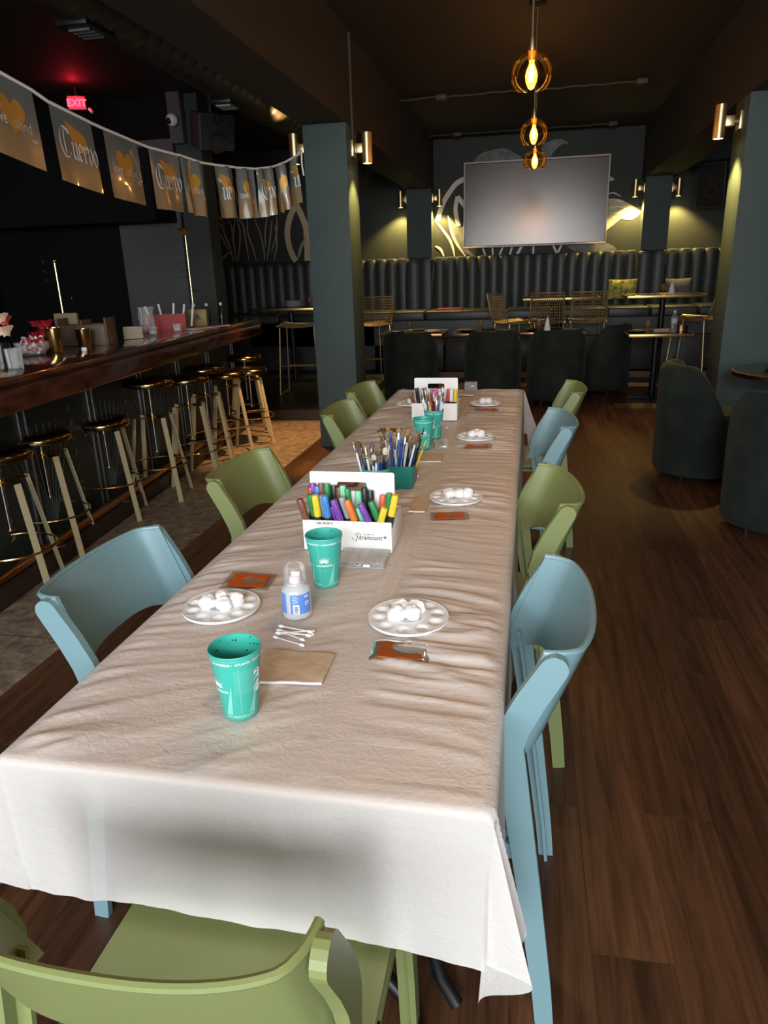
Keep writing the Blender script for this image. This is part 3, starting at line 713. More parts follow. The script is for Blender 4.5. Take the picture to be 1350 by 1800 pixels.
q = MB(); q.box((-.09, .105, .10), (.16, .03, .20), .008); o = simple('drinks_menu', 'tan folded card standing behind the wooden caddy on the bar', 'menu', q, mat('tan_menu_card', (.22, .16, .10), .7), (-2.9, 4.25, 1.07), .1)
q = MB(); q.box((0, 0, .014), (.03, .03, .028), .006); simple('tea_light', 'small white tea light in front of the brass tins on the bar', 'candle', q, M['milky'], (-2.56, 3.83, 1.07), .3)
t = thing('napkin_stack', 'tall stack of beige napkins on the bar before the pitcher', 'napkins', (-2.75, 4.72, 1.07), .5)
for k in range(12): q = MB(); q.box((R.uniform(-.003, .003), R.uniform(-.003, .003), .004+.0068*k), (.13, .13, .0062), .002); q.build('napkin', mat('beige_napkin', (.50, .43, .33), .9) if k == 0 else bpy.data.materials['beige_napkin'], t)
t = thing('glass_pitcher', 'clear glass water pitcher with a curved handle on the bar', 'pitcher', (-2.86, 5.13, 1.07), 2.6)
b = MB(); b.lathe([(0, 0), (.052, 0), (.06, .02), (.058, .08), (.05, .14), (.058, .185), (.064, .195), (.060, .195), (.054, .183), (.046, .14), (.054, .08), (.055, .02), (0, .012)], 32); b.build('glass_body', M['glass'], t)
b = MB(); b.tube(smooth_line([(.052, 0, .165), (.095, 0, .17), (.112, 0, .13), (.10, 0, .085), (.058, 0, .06)]), .008, 8); b.build('handle', M['glass'], t)
def votive(loc, lab):
    t = thing('votive_glass', lab, 'candle', loc)
    b = MB(); b.lathe([(0, 0), (.03, 0), (.036, .06), (.033, .06), (.027, .01), (0, .01)], 24); b.build('glass_body', M['glass'], t)
    b = MB(); b.lathe([(0, .011), (.026, .011), (.029, .035), (0, .035)], 20); b.build('candle', M['milky'], t)
votive((-2.73, 4.96, 1.07), 'votive glass on the bar in front of the pitcher'); votive((-2.68, 5.25, 1.07), 'votive glass on the bar in front of the red box')
t = thing('straw_box', 'red open box of white straws on the bar', 'box', (-2.92, 5.52, 1.07), .45)
for x in (-.16, .16): q = MB(); q.box((x, 0, .065), (.008, .13, .13)); q.build('side_panel', M['red_dark'] if 'red_dark' in M else M.setdefault('red_dark', mat('red_box_card', (.38, .035, .03), .6)), t)
for y in (-.065, .065): q = MB(); q.box((0, y, .06), (.32, .008, .12)); q.build('panel', M['red_dark'], t)
q = MB(); q.box((0, 0, .004), (.31, .12, .008)); q.build('base', M['red_dark'], t)
for k in range(5):
    q = MB(); q.rod((0, 0, 0), (0, 0, .19), .009, 10); o = q.build('paper_straw_bundle', M['paper_white'])
    o.location = (-2.9+.05*k-.06, 5.50+.06*k-.08, 1.085); o.rotation_euler = ((-.15, .1, -.05, .2, .12)[k], (-.45, -.1, .1, .3, .25)[k], 0)
    tag(o, ['leftmost white straw bundle leaning far left in the red box', 'white straw bundle upright, second from left in the red box', 'white straw bundle in the middle of the red box', 'white straw bundle leaning right, fourth in the red box', 'rightmost white straw bundle of the red box'][k], 'straws', 'straw bundles in the red box')
t = thing('card_box', 'gold cardboard box with dark emblem on the bar beside the red box', 'box', (-2.78, 5.86, 1.07), .25)
q = MB(); q.box((0, 0, .07), (.15, .11, .14), .003); q.build('body', mat('gold_card_box', (.24, .15, .035), .5), t)
q = MB(); q.add([(-.02, -.0565, .07), (.02, -.0565, .07), (0, -.0565, .105)], [(0, 1, 2)]); q.box((0, -.0562, .062), (.06, .001, .006)); q.build('emblem', M['ink_black'], t)
q = MB(); q.box((0, 0, .005), (.42, .12, .010), .004); simple('paper_sleeve', 'flat pink-white packet of papers lying on the bar edge', 'packet', q, mat('pink_white_paper', (.62, .42, .42), .6), (-2.60, 5.62, 1.07), 1.25)
for k, (x, y) in enumerate(((-3.02, 6.55), (-3.10, 6.45), (-2.95, 6.72))):
    t = thing('small_bottle', ['small dark bottle behind the gold box, nearest the brass stand', 'small dark bottle behind the gold box, left of its neighbour', 'small dark bottle at the far end of the bar by the brass stand'][k], 'bottle', (x, y, 1.07))
    q = MB(); q.lathe([(0, 0), (.028, 0), (.028, .09), (.012, .115), (.012, .14), (0, .14)], 18); q.build('body', M['black_table'], t)
    q = MB(); q.lathe([(.014, .135), (.014, .16), (0, .16)], 14); q.build('cap', M['paper_white'], t)
q = MB(); q.lathe([(0, 0), (.035, 0), (.04, .10), (.036, .10), (.031, .01), (0, .01)], 20); simple('tumbler', 'clear tumbler at the left photo edge on the bar front', 'glass', q, M['glass'], (-2.42, 3.05, 1.07))

# ------------------------------------------------------------------ bunting
FL = [(( -2.27, 2.962, 2.343), (-2.27, 3.311, 2.298), 0), ((-2.27, 3.427, 2.272), (-2.27, 3.763, 2.240), 1), ((-2.27, 3.876, 2.232), (-2.27, 4.223, 2.214), 0), ((-2.263, 4.333, 2.206), (-2.224, 4.640, 2.201), 1), ((-2.222, 4.652, 2.203), (-2.179, 4.872, 2.185), 0), ((-2.147, 5.01, 2.187), (-2.095, 5.212, 2.194), 1), ((-2.083, 5.256, 2.194), (-2.027, 5.445, 2.206), 0), ((-2.016, 5.477, 2.209), (-1.96, 5.647, 2.238), 1), ((-1.949, 5.68, 2.245), (-1.898, 5.822, 2.291), 0), ((-1.883, 5.864, 2.311), (-1.841, 5.93, 2.345), 1)]
bt = thing('bunting', 'string of shiny printed plastic flags strung above the bar stools', 'bunting', (0, 0, 0))
line = [(-2.27, 2.2, 2.46), (-2.27, 2.6, 2.40), (-2.27, 2.925, 2.352)]
for a, c, k in FL: line += [a, c]
line += [(-1.835, 5.985, 2.36)]
b = MB(); b.tube(line, .008, 6); b.build('string', M['paper_white'], bt)
b = MB()
b.tube(smooth_line([(-1.86, 6.0, 2.36), (-1.82, 5.99, 2.385), (-1.80, 5.93, 2.36), (-1.80, 5.925, 2.28), (-1.792, 5.93, 2.20)]), [.006]*20+[.009]*5 if False else .007, 6); b.build('tied_end', M['paper_white'], bt)
def flag_mat():
    m = bpy.data.materials.new('printed_plastic_flag'); m.use_nodes = True; nt = m.node_tree; N = nt.nodes; L = nt.links; p = N['Principled BSDF']
    at = N.new('ShaderNodeUVMap'); sp = N.new('ShaderNodeSeparateXYZ'); L.new(at.outputs[0], sp.inputs[0])
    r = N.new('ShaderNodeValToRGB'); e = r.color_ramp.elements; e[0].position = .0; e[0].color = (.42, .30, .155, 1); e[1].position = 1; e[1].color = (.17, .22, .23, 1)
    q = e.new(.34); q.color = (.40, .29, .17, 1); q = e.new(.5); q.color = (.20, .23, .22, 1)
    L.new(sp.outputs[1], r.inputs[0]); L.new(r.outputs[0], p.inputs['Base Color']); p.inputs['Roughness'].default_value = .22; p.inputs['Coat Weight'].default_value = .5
    out = N['Material Output']; tl = N.new('ShaderNodeBsdfTranslucent'); L.new(r.outputs[0], tl.inputs[0]); mx = N.new('ShaderNodeMixShader'); mx.inputs[0].default_value = .3
    L.new(p.outputs[0], mx.inputs[1]); L.new(tl.outputs[0], mx.inputs[2]); L.new(mx.outputs[0], out.inputs[0])
    return m
M['flag'] = flag_mat(); M['gold_glitter'] = mat('gold_glitter_print', (.52, .33, .07), .4, .5, bump=(400, .5, .002))
M['flag_ink'] = mat('pale_flag_ink', (.72, .74, .72), .4)
# blackletter strokes as broad-nib pen polylines (unit square space)
def nib(b, strokes, S, w=.11, ang=.7):
    dx, dy = w*math.cos(ang)/2, w*math.sin(ang)/2
    for st in strokes:
        pts = smooth_line(st, 4); vs = []
        for p in pts: vs += [(p.x-dx, p.y-dy), (p.x+dx, p.y+dy)]
        b.add([S(*v) for v in vs], [(2*i, 2*i+1, 2*i+3, 2*i+2) for i in range(len(pts)-1)])
BL = {'C': (.95, [[(.75, .92), (.35, .98), (.08, .72), (.05, .35), (.28, .02), (.62, .02), (.8, .2)], [(.42, .9), (.36, .5), (.42, .12)], [(.55, .95), (.86, .82)]]),
      'u': (.5, [[(.02, .62), (.12, .55), (.12, .14), (.22, .02), (.38, .14)], [(.40, .66), (.40, .12), (.5, .02)]]),
      'e': (.46, [[(.38, .42), (.36, .58), (.2, .66), (.1, .5), (.1, .16), (.22, .02), (.42, .14)], [(.12, .33), (.38, .42)]]),
      'r': (.42, [[(.02, .62), (.12, .55), (.12, .12), (.2, .02)], [(.14, .5), (.28, .66), (.40, .56)]]),
      'v': (.48, [[(.02, .64), (.12, .55), (.12, .2), (.25, .02), (.40, .2), (.40, .5), (.3, .66)]]),
      'o': (.48, [[(.25, .66), (.09, .5), (.09, .18), (.24, .02), (.40, .18), (.40, .5), (.25, .66)]])}
def make_flag(a, c, kind, i):
    a = Vector(a); c = Vector(c); d = c-a; wd = d.length; d.normalize(); nrm = Vector((d.y, -d.x, 0)).normalized(); H = .335
    crump = .25 if i < 3 else (.6 if i < 5 else 1.0); ph = i*1.7
    squeeze = min(1.0, wd/.30); real = max(wd, .30)
    def S(u, v, off=0.0):  # u 0..1 across, v 0..1 up
        # printed sheet is gathered when its string is slack
        wob = (1-squeeze)*.075*math.sin(u*9+ph)+crump*.010*math.sin(u*6+ph+v*2)+crump*.006*noise.noise((u*4, v*4, i*3.1))
        spread = 1.0+(1-v)*.05*math.sin(ph)
        p = a + d*wd*(.5+(u-.5)*spread) + Vector((0, 0, -(1-v)*H)) + nrm*(wob*(1.1-v*.75)+off) + d*.02*(1-v)
        return p
    P = [[S(j/14, k/12) for j in range(15)] for k in range(13)]
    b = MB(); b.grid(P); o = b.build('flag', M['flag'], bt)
    uv = o.data.uv_layers.new(name='UVMap'); 
    for lp in o.data.loops: k = lp.vertex_index; uv.data[lp.index].uv = ((k % 15)/14, (k//15)/12)
    g = MB(); q = MB()
    def S2(u, v): return S(u, v, .0025)
    def S3(u, v): return S(u, v, .004)
    if kind == 0:
        hp = []
        for k in range(40):
            tt = 2*PI*k/40; x = 16*math.sin(tt)**3; y = 13*math.cos(tt)-5*math.cos(2*tt)-2*math.cos(3*tt)-math.cos(4*tt); hp.append((.5+x*.016, .56+y*.0155*wd/H*0+y*.0165))
        cx, cy = .5, .55; rings = [[S2(cx+(x-cx)*r, cy+(y-cy)*r) for x, y in hp+hp[:1]] for r in (.02, .35, .7, 1.0)]
        g.grid(rings)
        vs, fs = text2d('love', .21, 0, .0); q.add([S3(.24+x*.74, .40+y) for x, y in vs], fs)
        vs, fs = text2d('island', .21, 0, -.004); q.add([S3(.66+x*.74, .40+y) for x, y in vs], fs)
        vs, fs = text2d('USA', .06, 0, .0); q.add([S3(.86+x, .31+y) for x, y in vs], fs)
    else:
        wp = [(.28, .86), (.45, .82), (.72, .74), (.80, .62), (.74, .50), (.60, .48), (.46, .56), (.36, .70)]
        wp = [(p.x, p.y) for p in smooth_line(wp+wp[:1], 3)]; cx, cy = .55, .66
        g.grid([[S2(cx+(x-cx)*r, cy+(y-cy)*r) for x, y in wp] for r in (.02, .5, 1.0)])
        x0 = .10
        for ch in 'Cuervo':
            w, st = BL[ch]; sc = .30 if ch == 'C' else .27
            nib(q, [[(x0+px*sc, .36+py*(.40 if ch == 'C' else .36)) for px, py in s_] for s_ in st], S3, .036, .75); x0 += w*sc*.98
    g.build('gold_print', M['gold_glitter'], o); q.build('lettering', M['flag_ink'], o)
for i, (a, c, k) in enumerate(FL): make_flag(a, c, k, i)

# ------------------------------------------------------------------ velvet tub chairs
def make_tub(label, loc, face, low=False):
    # faces local +Y
    t = thing('tub_chair', label, 'chair', (loc[0], loc[1], 0), face-PI/2, 'dark green velvet tub chairs')
    b = MB(); b.lathe([(0, .05), (.265, .05), (.285, .075), (.29, .28), (.285, .40), (.0, .41)], 40); b.build('base', M['velvet'], t)
    b = MB(); b.lathe([(0, .40), (.23, .40), (.262, .42), (.268, .45), (.25, .475), (.2, .485), (0, .49)], 40); b.build('seat', M['velvet'], t)
    P = []; A = 100*PI/180
    for i in range(37):
        u = -1+2*i/36; a = -PI/2+u*A; k = abs(u)
        top = .80-.02*k**2 - .30*max(0, (k-.55)/.45)**1.6
        ro = .315; ri = .225+.03*max(0, k-.8)*4*.0
        prof = [(ro-.012, .055), (ro, .08), (ro+.004, .3), (ro+.006, top-.06), (ro-.006, top-.015), (ro-.03, top+.008), (ri+.03, top+.008), (ri+.004, top-.02), (ri-.003, top-.08), (ri-.003, .44)]
        if i in (0, 36): prof = [((r-.27)*.55+.27, z*.985 if z > .3 else z) for r, z in prof]
        P.append([(r*math.cos(a), r*math.sin(a), z) for r, z in prof])
    b = MB(); b.grid(P); b.add([p for p in P[0]], [tuple(range(10))], 0); b.add([p for p in P[-1]], [tuple(range(10))], 0); b.build('backrest', M['velvet'], t)
    for k in range(4):
        a = PI/4+k*PI/2; q = MB(); q.lathe([(0, 0), (.016, 0), (.018, .05), (0, .05)], 10, (.22*math.cos(a), .22*math.sin(a), 0)); q.build('foot', M['black_metal'], t)
    return t
make_tub('dark green velvet tub chair facing the round copper-edged table, left one', (1.22, 5.28), .05)
make_tub('dark green velvet tub chair cut off by the right photo edge', (1.43, 4.18), 1.25)
make_tub('velvet tub chair with its back to the camera, leftmost of the far row', (-1.34, 8.25), PI/2)
make_tub('velvet tub chair with its back to the camera, middle of the far row', (-.40, 8.22), PI/2)
make_tub('velvet tub chair with its back to the camera, rightmost of the far row', (.30, 8.28), PI/2)
make_tub('velvet tub chair turned sideways between the far row and the square table', (.86, 8.95), 2.6)

# ------------------------------------------------------------------ tables of the dining room
M['edge_brass'] = mat('brass_table_edge', (.62, .42, .16), .3, 1.0)
def ped_table(name, label, loc, w, d, z, edge, round_=False, grp=None, rz=0):
    t = thing(name, label, 'table', (loc[0], loc[1], loc[2] if len(loc) > 2 else 0), rz, grp)
    if round_:
        b = MB(); b.lathe([(0, z), (w-.012, z), (w-.012, z-.025), (0, z-.025)], 56); b.build('tabletop', M['black_table'], t)
        b = MB(); b.lathe([(w-.012, z+.001), (w, z-.001), (w, z-.028), (w-.012, z-.028)], 56); b.build('edge_band', edge, t)
    else:
        b = MB(); b.box((0, 0, z-.014), (w-.02, d-.02, .028)); b.build('tabletop', M['black_table'], t)
        b = MB()
        for s in (-1, 1): b.box((0, s*(d/2-.006), z-.015), (w, .012, .034), .003); b.box((s*(w/2-.006), 0, z-.015), (.012, d, .034), .003)
        b.build('edge_band', edge, t)
    b = MB(); b.rod((0, 0, .03), (0, 0, z-.028), .036, 14); b.build('pedestal', M['black_metal'], t)
    b = MB(); b.bar((-.27, 0, .02), (.27, 0, .02), .05, .03, (0, 1, 0)); b.bar((0, -.27, .02), (0, .27, .02), .05, .03, (1, 0, 0)); b.build('cross_base', M['black_metal'], t)
    return t
ped_table('round_table', 'round black table with copper edge beside the right pillar', (1.78, 5.3), .40, 0, .74, M['copper'], True)
q = MB(); q.lathe([(0, .004), (.10, .004), (.135, .016), (.14, .016), (.105, 0), (0, 0)], 36); simple('dark_plate', 'dark plate with bright rim on the round copper-edged table', 'plate', q, M['black_table'], (1.72, 5.33, .741))
for l, x, y in (('left', -1.40, 8.98), ('middle', -.53, 8.95), ('right', .26, 8.98)):
    ped_table('dining_table', 'low black copper-edged dining table behind the %s velvet chair of the far row' % l, (x, y), .76, .66, .74, M['copper'], grp='low tables behind the far velvet chairs')
ped_table('dining_table', 'square black table with brass edge holding the water bottle', (1.38, 8.52), .68, .66, .74, M['edge_brass'])
ped_table('bar_height_table', 'tall brass-edged table behind the two middle wire bar chairs', (.37, 9.84), .96, .62, 1.085, M['edge_brass'], grp='tall brass-edged tables at the banquette')
ped_table('bar_height_table', 'tall brass-edged table at the right wire bar chair near the dark pillow', (1.63, 9.84), .94, .62, 1.085, M['edge_brass'], grp='tall brass-edged tables at the banquette')
ped_table('bar_height_table', 'tall table left of the left pillar holding a stack of plates', (-3.05, 9.15, .11), .86, .66, .955, M['edge_brass'])

# wire bar chairs, facing local +Y
def wire_chair(label, loc, rz, z0=0.0, low=False):
    t = thing('wire_bar_chair', label, 'bar chair', (loc[0], loc[1], z0), rz, 'gold wire bar chairs')
    sh = .78; bh = 0 if low else .34; w = .22
    def back(u, k): return (w*(1-.10*k)*u, -.20-.09*k-.03*(1-u*u)*(.3+.7*k), sh+.03+bh*k)
    def seat(u, k): return (w*u, -.20+.42*k, sh+.012-.02*(1-u*u)+.02*k)
    b = MB()
    fr = [back(-1, k/6) for k in range(1, 7)]+[back(-1+2*j/6, 1) for j in range(1, 6)]+[back(1, 1-k/6) for k in range(0, 6)]
    if not low: b.tube([(-w, .20, sh)]+[(-w, -.18, sh)]+fr+[(w, -.18, sh), (w, .20, sh)], .009, 6)
    b.tube([seat(-1, 0), seat(-1, 1), seat(-.5, 1.0), seat(.5, 1.0), seat(1, 1), seat(1, 0)], .009, 6); b.build('frame', M['gold_wire'], t)
    if not low:
        b = MB()
        for j in range(1, 14):
            u = -1+2*j/14; b.tube([back(u, k/4) for k in range(5)], .0034, 4)
        for k in range(1, 10): b.tube([back(-1+2*j/8, k/10) for j in range(9)], .0034, 4)
        b.build('backrest', M['gold_wire'], t)
    b = MB()
    for j in range(1, 14): u = -1+2*j/14; b.tube([seat(u, k/4) for k in range(5)], .0034, 4)
    for k in range(1, 12): b.tube([seat(-1+2*j/8, k/12) for j in range(9)], .0034, 4)
    b.build('seat', M['gold_wire'], t)
    for sx_ in (-1, 1):
        for sy in (-1, 1):
            q = MB(); q.rod((sx_*.20, .02+sy*.18, sh-.005), (sx_*.235, .02+sy*.235, .008), .009, 8); q.build('leg', M['gold_wire'], t)
        q = MB(); q.rod((sx_*.235, -.215, .008), (sx_*.235, .255, .008), .008, 6); q.build('runner', M['gold_wire'], t)
    b = MB(); b.tube([(-.221, .235, .30), (.221, .235, .30)], .007, 6); b.tube([(-.221, -.2, .34), (.221, -.2, .34)], .007, 6); b.build('foot_rest', M['gold_wire'], t)
wire_chair('gold wire bar chair half hidden behind the left pillar', (-2.12, 9.75), .6)
wire_chair('gold wire bar chair turned sideways left of the tall table', (-.22, 9.78), -1.05)
wire_chair('gold wire bar chair with back to camera at the tall table, left one', (.22, 9.72), -.06)
wire_chair('gold wire bar chair with back to camera at the tall table, right one', (.70, 9.70), .06)
wire_chair('gold wire bar chair facing left beside the right pillar', (2.03, 9.8), 1.1)
wire_chair('backless looking gold wire bar stool left of the left pillar', (-2.66, 8.25), .1, .11, True)

# pillows and the red menu
def pillow(label, loc, rz, tilt, m, w=.36, h=.24):
    P = []
    for i in range(13):
        row = []
        for j in range(13):
            u = -1+i/6; v = -1+j/6; pin = 1-.10*(abs(u)*abs(v))**.8+.07*(abs(u*v))**4
            row.append((w/2*u*(1-.12*(1-v*v)*0-.10*(1-abs(v))*abs(u)*0), v*h/2, 0))
        P.append(row)
    A = []; Bk = []
    for row in P:
        for S_, s in ((A, 1), (Bk, -1)):
            S_.append([(p[0]*(1+.06*(abs(2*p[1]/h))**3), s*.07*max(0, (1-(2*p[0]/w)**2)*(1-(2*p[1]/h)**2))**.5, p[1]*(1+.08*abs(2*p[0]/w)**3)) for p in row])
    b = MB(); X = RX(tilt); b.grid(A, xf=X); b.grid(Bk, xf=X)
    o = b.build('pillow', m, None, loc, rz); return tag(o, label, 'pillow')
pillow('green and yellow leaf-print pillow on the banquette by the right pilaster', (1.245, 10.82, 1.13), -.12, -.25, mat('leaf_print_cloth', (.42, .40, .07), .8, var=(14, .85, (.75, .68, .16))), .37, .26)
pillow('dark grey pillow on the banquette right of the pilaster', (1.98, 10.80, 1.12), .15, -.25, mat('dark_grey_cloth', (.16, .155, .145), .85), .34, .26)
q = MB(); q.box((0, 0, .012), (.36, .2, .022), .006); simple('red_folder', 'bright red folder lying on the banquette seat below the screen', 'folder', q, M['red'], (-1.13, 10.52, .92), .05)

# table settings
def plate(label, loc, m, r=.10, grp=None):
    q = MB(); q.lathe([(0, .004), (r*.65, .004), (r*.97, .016), (r, .016), (r*.7, 0), (0, 0)], 32); return simple('plate', label, 'plate', q, m, loc, 0, grp)
def goblet(label, loc):
    t = thing('goblet', label, 'glass', loc)
    q = MB(); q.lathe([(0, 0), (.032, 0), (.032, .004), (.006, .01), (.006, .04), (.03, .06), (.036, .12), (.033, .12), (.027, .063), (0, .05)], 24); q.build('bowl', M['amber_dk'], t)
M['amber_dk'] = see_through('smoky_amber_glass', (.65, .45, .25), .6, .06, (.45, .28, .14))
M['grey_plate'] = mat('pale_grey_plate', (.35, .36, .36), .4)
for l, x in (('left', -1.40), ('middle', -.53), ('right', .26)):
    plate('pale plate at the right side of the %s low dining table' % l, (x+.22, 8.9, .741), M['grey_plate'])
    plate('black plate at the left side of the %s low dining table' % l, (x-.22, 8.92, .741), M['black_table'])
    goblet('amber goblet on the %s low dining table' % l, (x-.06, 8.95, .741))
    q = MB(); q.box((0, 0, .012), (.16, .08, .02), .008); simple('napkin', 'dark rolled napkin at the back of the %s low dining table' % l, 'napkin', q, M['spk'], (x+.02, 9.17, .741), .3)
def cone_napkin(label, loc):
    q = MB(); q.lathe([(.036, 0), (.038, .02), (.022, .10), (.003, .165), (0, .165)], 14); o = simple('folded_napkin', label, 'napkin', q, M['paper_white'], loc); o.scale = (1, .6, 1)
cone_napkin('white cone-folded napkin standing on the right low dining table', (.20, 8.85, .741)); cone_napkin('white cone-folded napkin standing on the tall right table by the dark pillow', (1.72, 9.8, 1.087))
goblet('amber goblet beside the white cone napkin on the right low table', (.10, 8.83, .741)); goblet('amber goblet beside the cone napkin on the tall right table', (1.62, 9.8, 1.087)); goblet('amber goblet on the square table left of the water bottle', (1.27, 8.46, .741))
t = thing('water_bottle', 'clear plastic water bottle with pale label on the square table', 'bottle', (1.53, 8.40, .741))
q = MB(); q.lathe([(0, 0), (.032, 0), (.034, .01), (.031, .05), (.034, .09), (.034, .15), (.014, .20), (.013, .215), (0, .215)], 24); q.build('body', M['glass'], t)
q = MB(); q.lathe([(.0348, .095), (.0348, .145)], 24); q.build('label_band', mat('pale_blue_label', (.55, .62, .70), .5), t)
q = MB(); q.lathe([(.015, .205), (.015, .228), (0, .228)], 16); q.build('cap', M['white_pl'], t)
q = MB(); q.rod((-.08, 0, .024), (.08, 0, .024), .022, 12); simple('rolled_napkin', 'beige rolled napkin lying beside the water bottle', 'napkin', q, mat('beige_cloth', (.45, .36, .27), .9), (1.40, 8.36, .741), .1)
t = thing('condiment_rack', 'small copper wire rack at the right end of the square table', 'rack', (1.63, 8.52, .741))
q = MB(); q.tube(smooth_line([(-.06, 0, .06), (-.06, 0, .12), (0, 0, .16), (.06, 0, .12), (.06, 0, .06)]), .006, 6); q.build('handle', M['copper'], t)
q = MB(); q.lathe([(0, .003), (.07, .003), (.07, .06), (.066, .06), (.066, .006), (0, .006)], 24); q.build('tray', M['copper'], t)
plate('black plate at the left end of the square table', (1.16, 8.5, .741), M['black_table'], .11)
t = thing('plate_stack', 'stack of white plates on the tall table left of the left pillar', 'plates', (-3.0, 9.15, 1.066))
for k in range(7): q = MB(); q.lathe([(0, .004), (.08, .004), (.118, .014), (.12, .014), (.085, 0), (0, 0)], 28, (0, 0, .011*k)); q.build('plate', M['white_pl'], t)
goblet('glass on the tall table against the left pillar', (-2.72, 8.95, 1.066))
# ------------------------------------------------------------------ the long table: two folding tables under two film cloths
TX = -.42; TW = .76
def folding_table(label, y0, y1):
    yc = (y0+y1)/2; t = thing('folding_table', label, 'table', (TX, yc, 0), 0, 'folding tables pushed end to end')
    b = MB(); b.box((0, 0, .728), (TW, y1-y0-.004, .026), .006); b.build('tabletop', M['table_wood'], t)
    for s in (-1, 1):
        yy = s*((y1-y0)/2-.28); q = MB()
        for x in (-.26, .26): q.tube([(x, yy, .715), (x, yy, .14), (x*1.08, yy+s*.01, .06), (x*1.22, yy+s*.03, .016)], .015, 10)
        q.tube([(-.26, yy, .20), (.26, yy, .20)], .012, 8); q.build('leg', M['black_metal'], t)
        q = MB(); q.tube(smooth_line([(.12, yy+s*.02, .10), (.16, yy+s*.03, .07), (.22, yy+s*.06, .035), (.25, yy+s*.12, .018)]), .016, 10); q.build('brace', M['black_metal'], t)
folding_table('folding table nearest the camera under the white film cloth', .82, 2.65); folding_table('folding table at the far end under the white film cloth', 2.65, 4.48)

def tablecloth(label, y0, y1, front, back, z0, Ls=.28, Le=.28):
    x0, x1 = TX-TW/2-.006, TX+TW/2+.006; W = x1-x0; D = y1-y0; res = .0066
    def steps(lo, hi): n = max(2, round((hi-lo)/res)); return [lo+(hi-lo)*k/n for k in range(n+1)]
    As = sorted(set([round(v, 5) for v in steps(-Ls, 0)+steps(0, W)+steps(W, W+Ls)]))
    Bs = sorted(set([round(v, 5) for v in (steps(-Le, 0) if front else [])+steps(0, D)+(steps(D, D+Le) if back else [])]))
    def ridge(v): return max(0, 1-abs(v)*2.6)
    def top_h(x, y):
        # creases pressed into the film: cross ripples right of the centre band, slanted ripples left of it
        band = -.325+.02*math.sin(y*1.3)
        d = x-band
        wr = noise.noise((x*3, y*3, 1.7))
        if d > .018:
            k = min(1, (d-.018)/.05); s = y + .12*d + .035*noise.noise((x*4, y*5, 4.2)); h = noise.noise((x*2.6, s*21, .3))*.9+noise.noise((x*6, s*46, 8.1))*.30
            return .0105*k*ridge(h)*max(.15, .55+1.1*wr)
        if d < -.018:
            k = min(1, (-d-.018)/.05); s = -.50*x+.86*y+.03*noise.noise((x*4, y*4, 2.2)); l = .86*x+.5*y; h = noise.noise((l*2.4, s*17, 5.3))*.9+noise.noise((l*5, s*42, 3.1))*.30
            return .0105*k*ridge(h)*max(.12, .5+1.2*wr)
        return .0010+(.0016 if abs(abs(d)-.016) < .003 else 0)
    def down(t, nx, ny, s):
        # edge roll then a hanging drop with soft vertical folds
        r = .012; arc = r*PI/2
        if t < arc: a = t/r; return r*math.sin(a), -(r-r*math.cos(a))
        q = t-arc
        f = (q/.27); fold = .016*f*noise.noise((s*5.5, f*.6, nx*3+ny*5))+.006*f*noise.noise((s*17, f*1.2, 2.0+nx))
        return r+.006*f+max(-.004, fold), -r-q
    verts = []; idx = {}
    for j, bb in enumerate(Bs):
        for i, aa in enumerate(As):
            ox = aa if aa < 0 else (aa-W if aa > W else 0); oy = bb if bb < 0 else (bb-D if bb > D else 0)
            px = x0+min(max(aa, 0), W); py = y0+min(max(bb, 0), D)
            if ox == 0 and oy == 0:
                ed = min(1, min(aa, W-aa)/.03, (bb/.03 if front else 1), ((D-bb)/.03 if back else 1))
                p = (px, py, z0+top_h(px, py)*max(0, ed))
            elif oy == 0: s = 1 if ox > 0 else -1; h, z = down(abs(ox), s, 0, py*1.0); p = (px+s*h, py, z0+z)
            elif ox == 0: s = 1 if oy > 0 else -1; h, z = down(abs(oy), 0, s, px); p = (px, py+s*h, z0+z)
            else:
                sx_ = 1 if ox > 0 else -1; sy = 1 if oy > 0 else -1
                r = math.hypot(ox, oy); f = math.atan2(abs(ox), abs(oy))/(PI/2)  # 0 on the end side, 1 on the long side
                r *= 1+.05*math.sin(PI*f)**4
                K = [(0, 0), (.21, -.05), (-.05, .05), (.16, .20), (0, 0)] if sy < 0 and sx_ > 0 else [(0, 0), (.28, .05), (.27, .26), (.22, .30), (0, 0)] if sy < 0 else [(0, 0), (.34, .0), (.10, .12), (.30, .24), (0, 0)]
                kk = min(3, int(f*4)); tt = .5-.5*math.cos(PI*(f*4-kk)); ux = K[kk][0]*(1-tt)+K[kk+1][0]*tt; uy = K[kk][1]*(1-tt)+K[kk+1][1]*tt
                hx = ux*r; hy = uy*r; tilt = math.asin(math.hypot(ux, uy))
                e = .013*min(1, r/.012)
                p = (px+sx_*(hx+e*math.sin(f*PI/2)), py+sy*(e*math.cos(f*PI/2)) + (-sy*hy if True else 0), z0-math.cos(tilt)*r*.985)
            if ox or oy:
                dist = math.hypot(ox, oy); p = (p[0], p[1], p[2]-.02*min(1, dist/.25)*noise.noise((px*3+ox*2, py*3, 7.7))-.006*min(1, dist/.25)*noise.noise((px*21, py*21+ox*9, 1.1)))
            verts.append(p)
    n = len(As); fs = []
    for j in range(len(Bs)-1):
        for i in range(n-1):
            q = (j*n+i, j*n+i+1, (j+1)*n+i+1, (j+1)*n+i); am = (As[i]+As[i+1])/2; bm_ = (Bs[j]+Bs[j+1])/2
            cx_ = -1 if am < 0 else (1 if am > W else 0); cy_ = -1 if bm_ < 0 else (1 if bm_ > D else 0)
            if cx_ and cy_: fs += [(q[0], q[1], q[2]), (q[0], q[2], q[3])] if cx_ == cy_ else [(q[0], q[1], q[3]), (q[1], q[2], q[3])]
            else: fs.append(q)
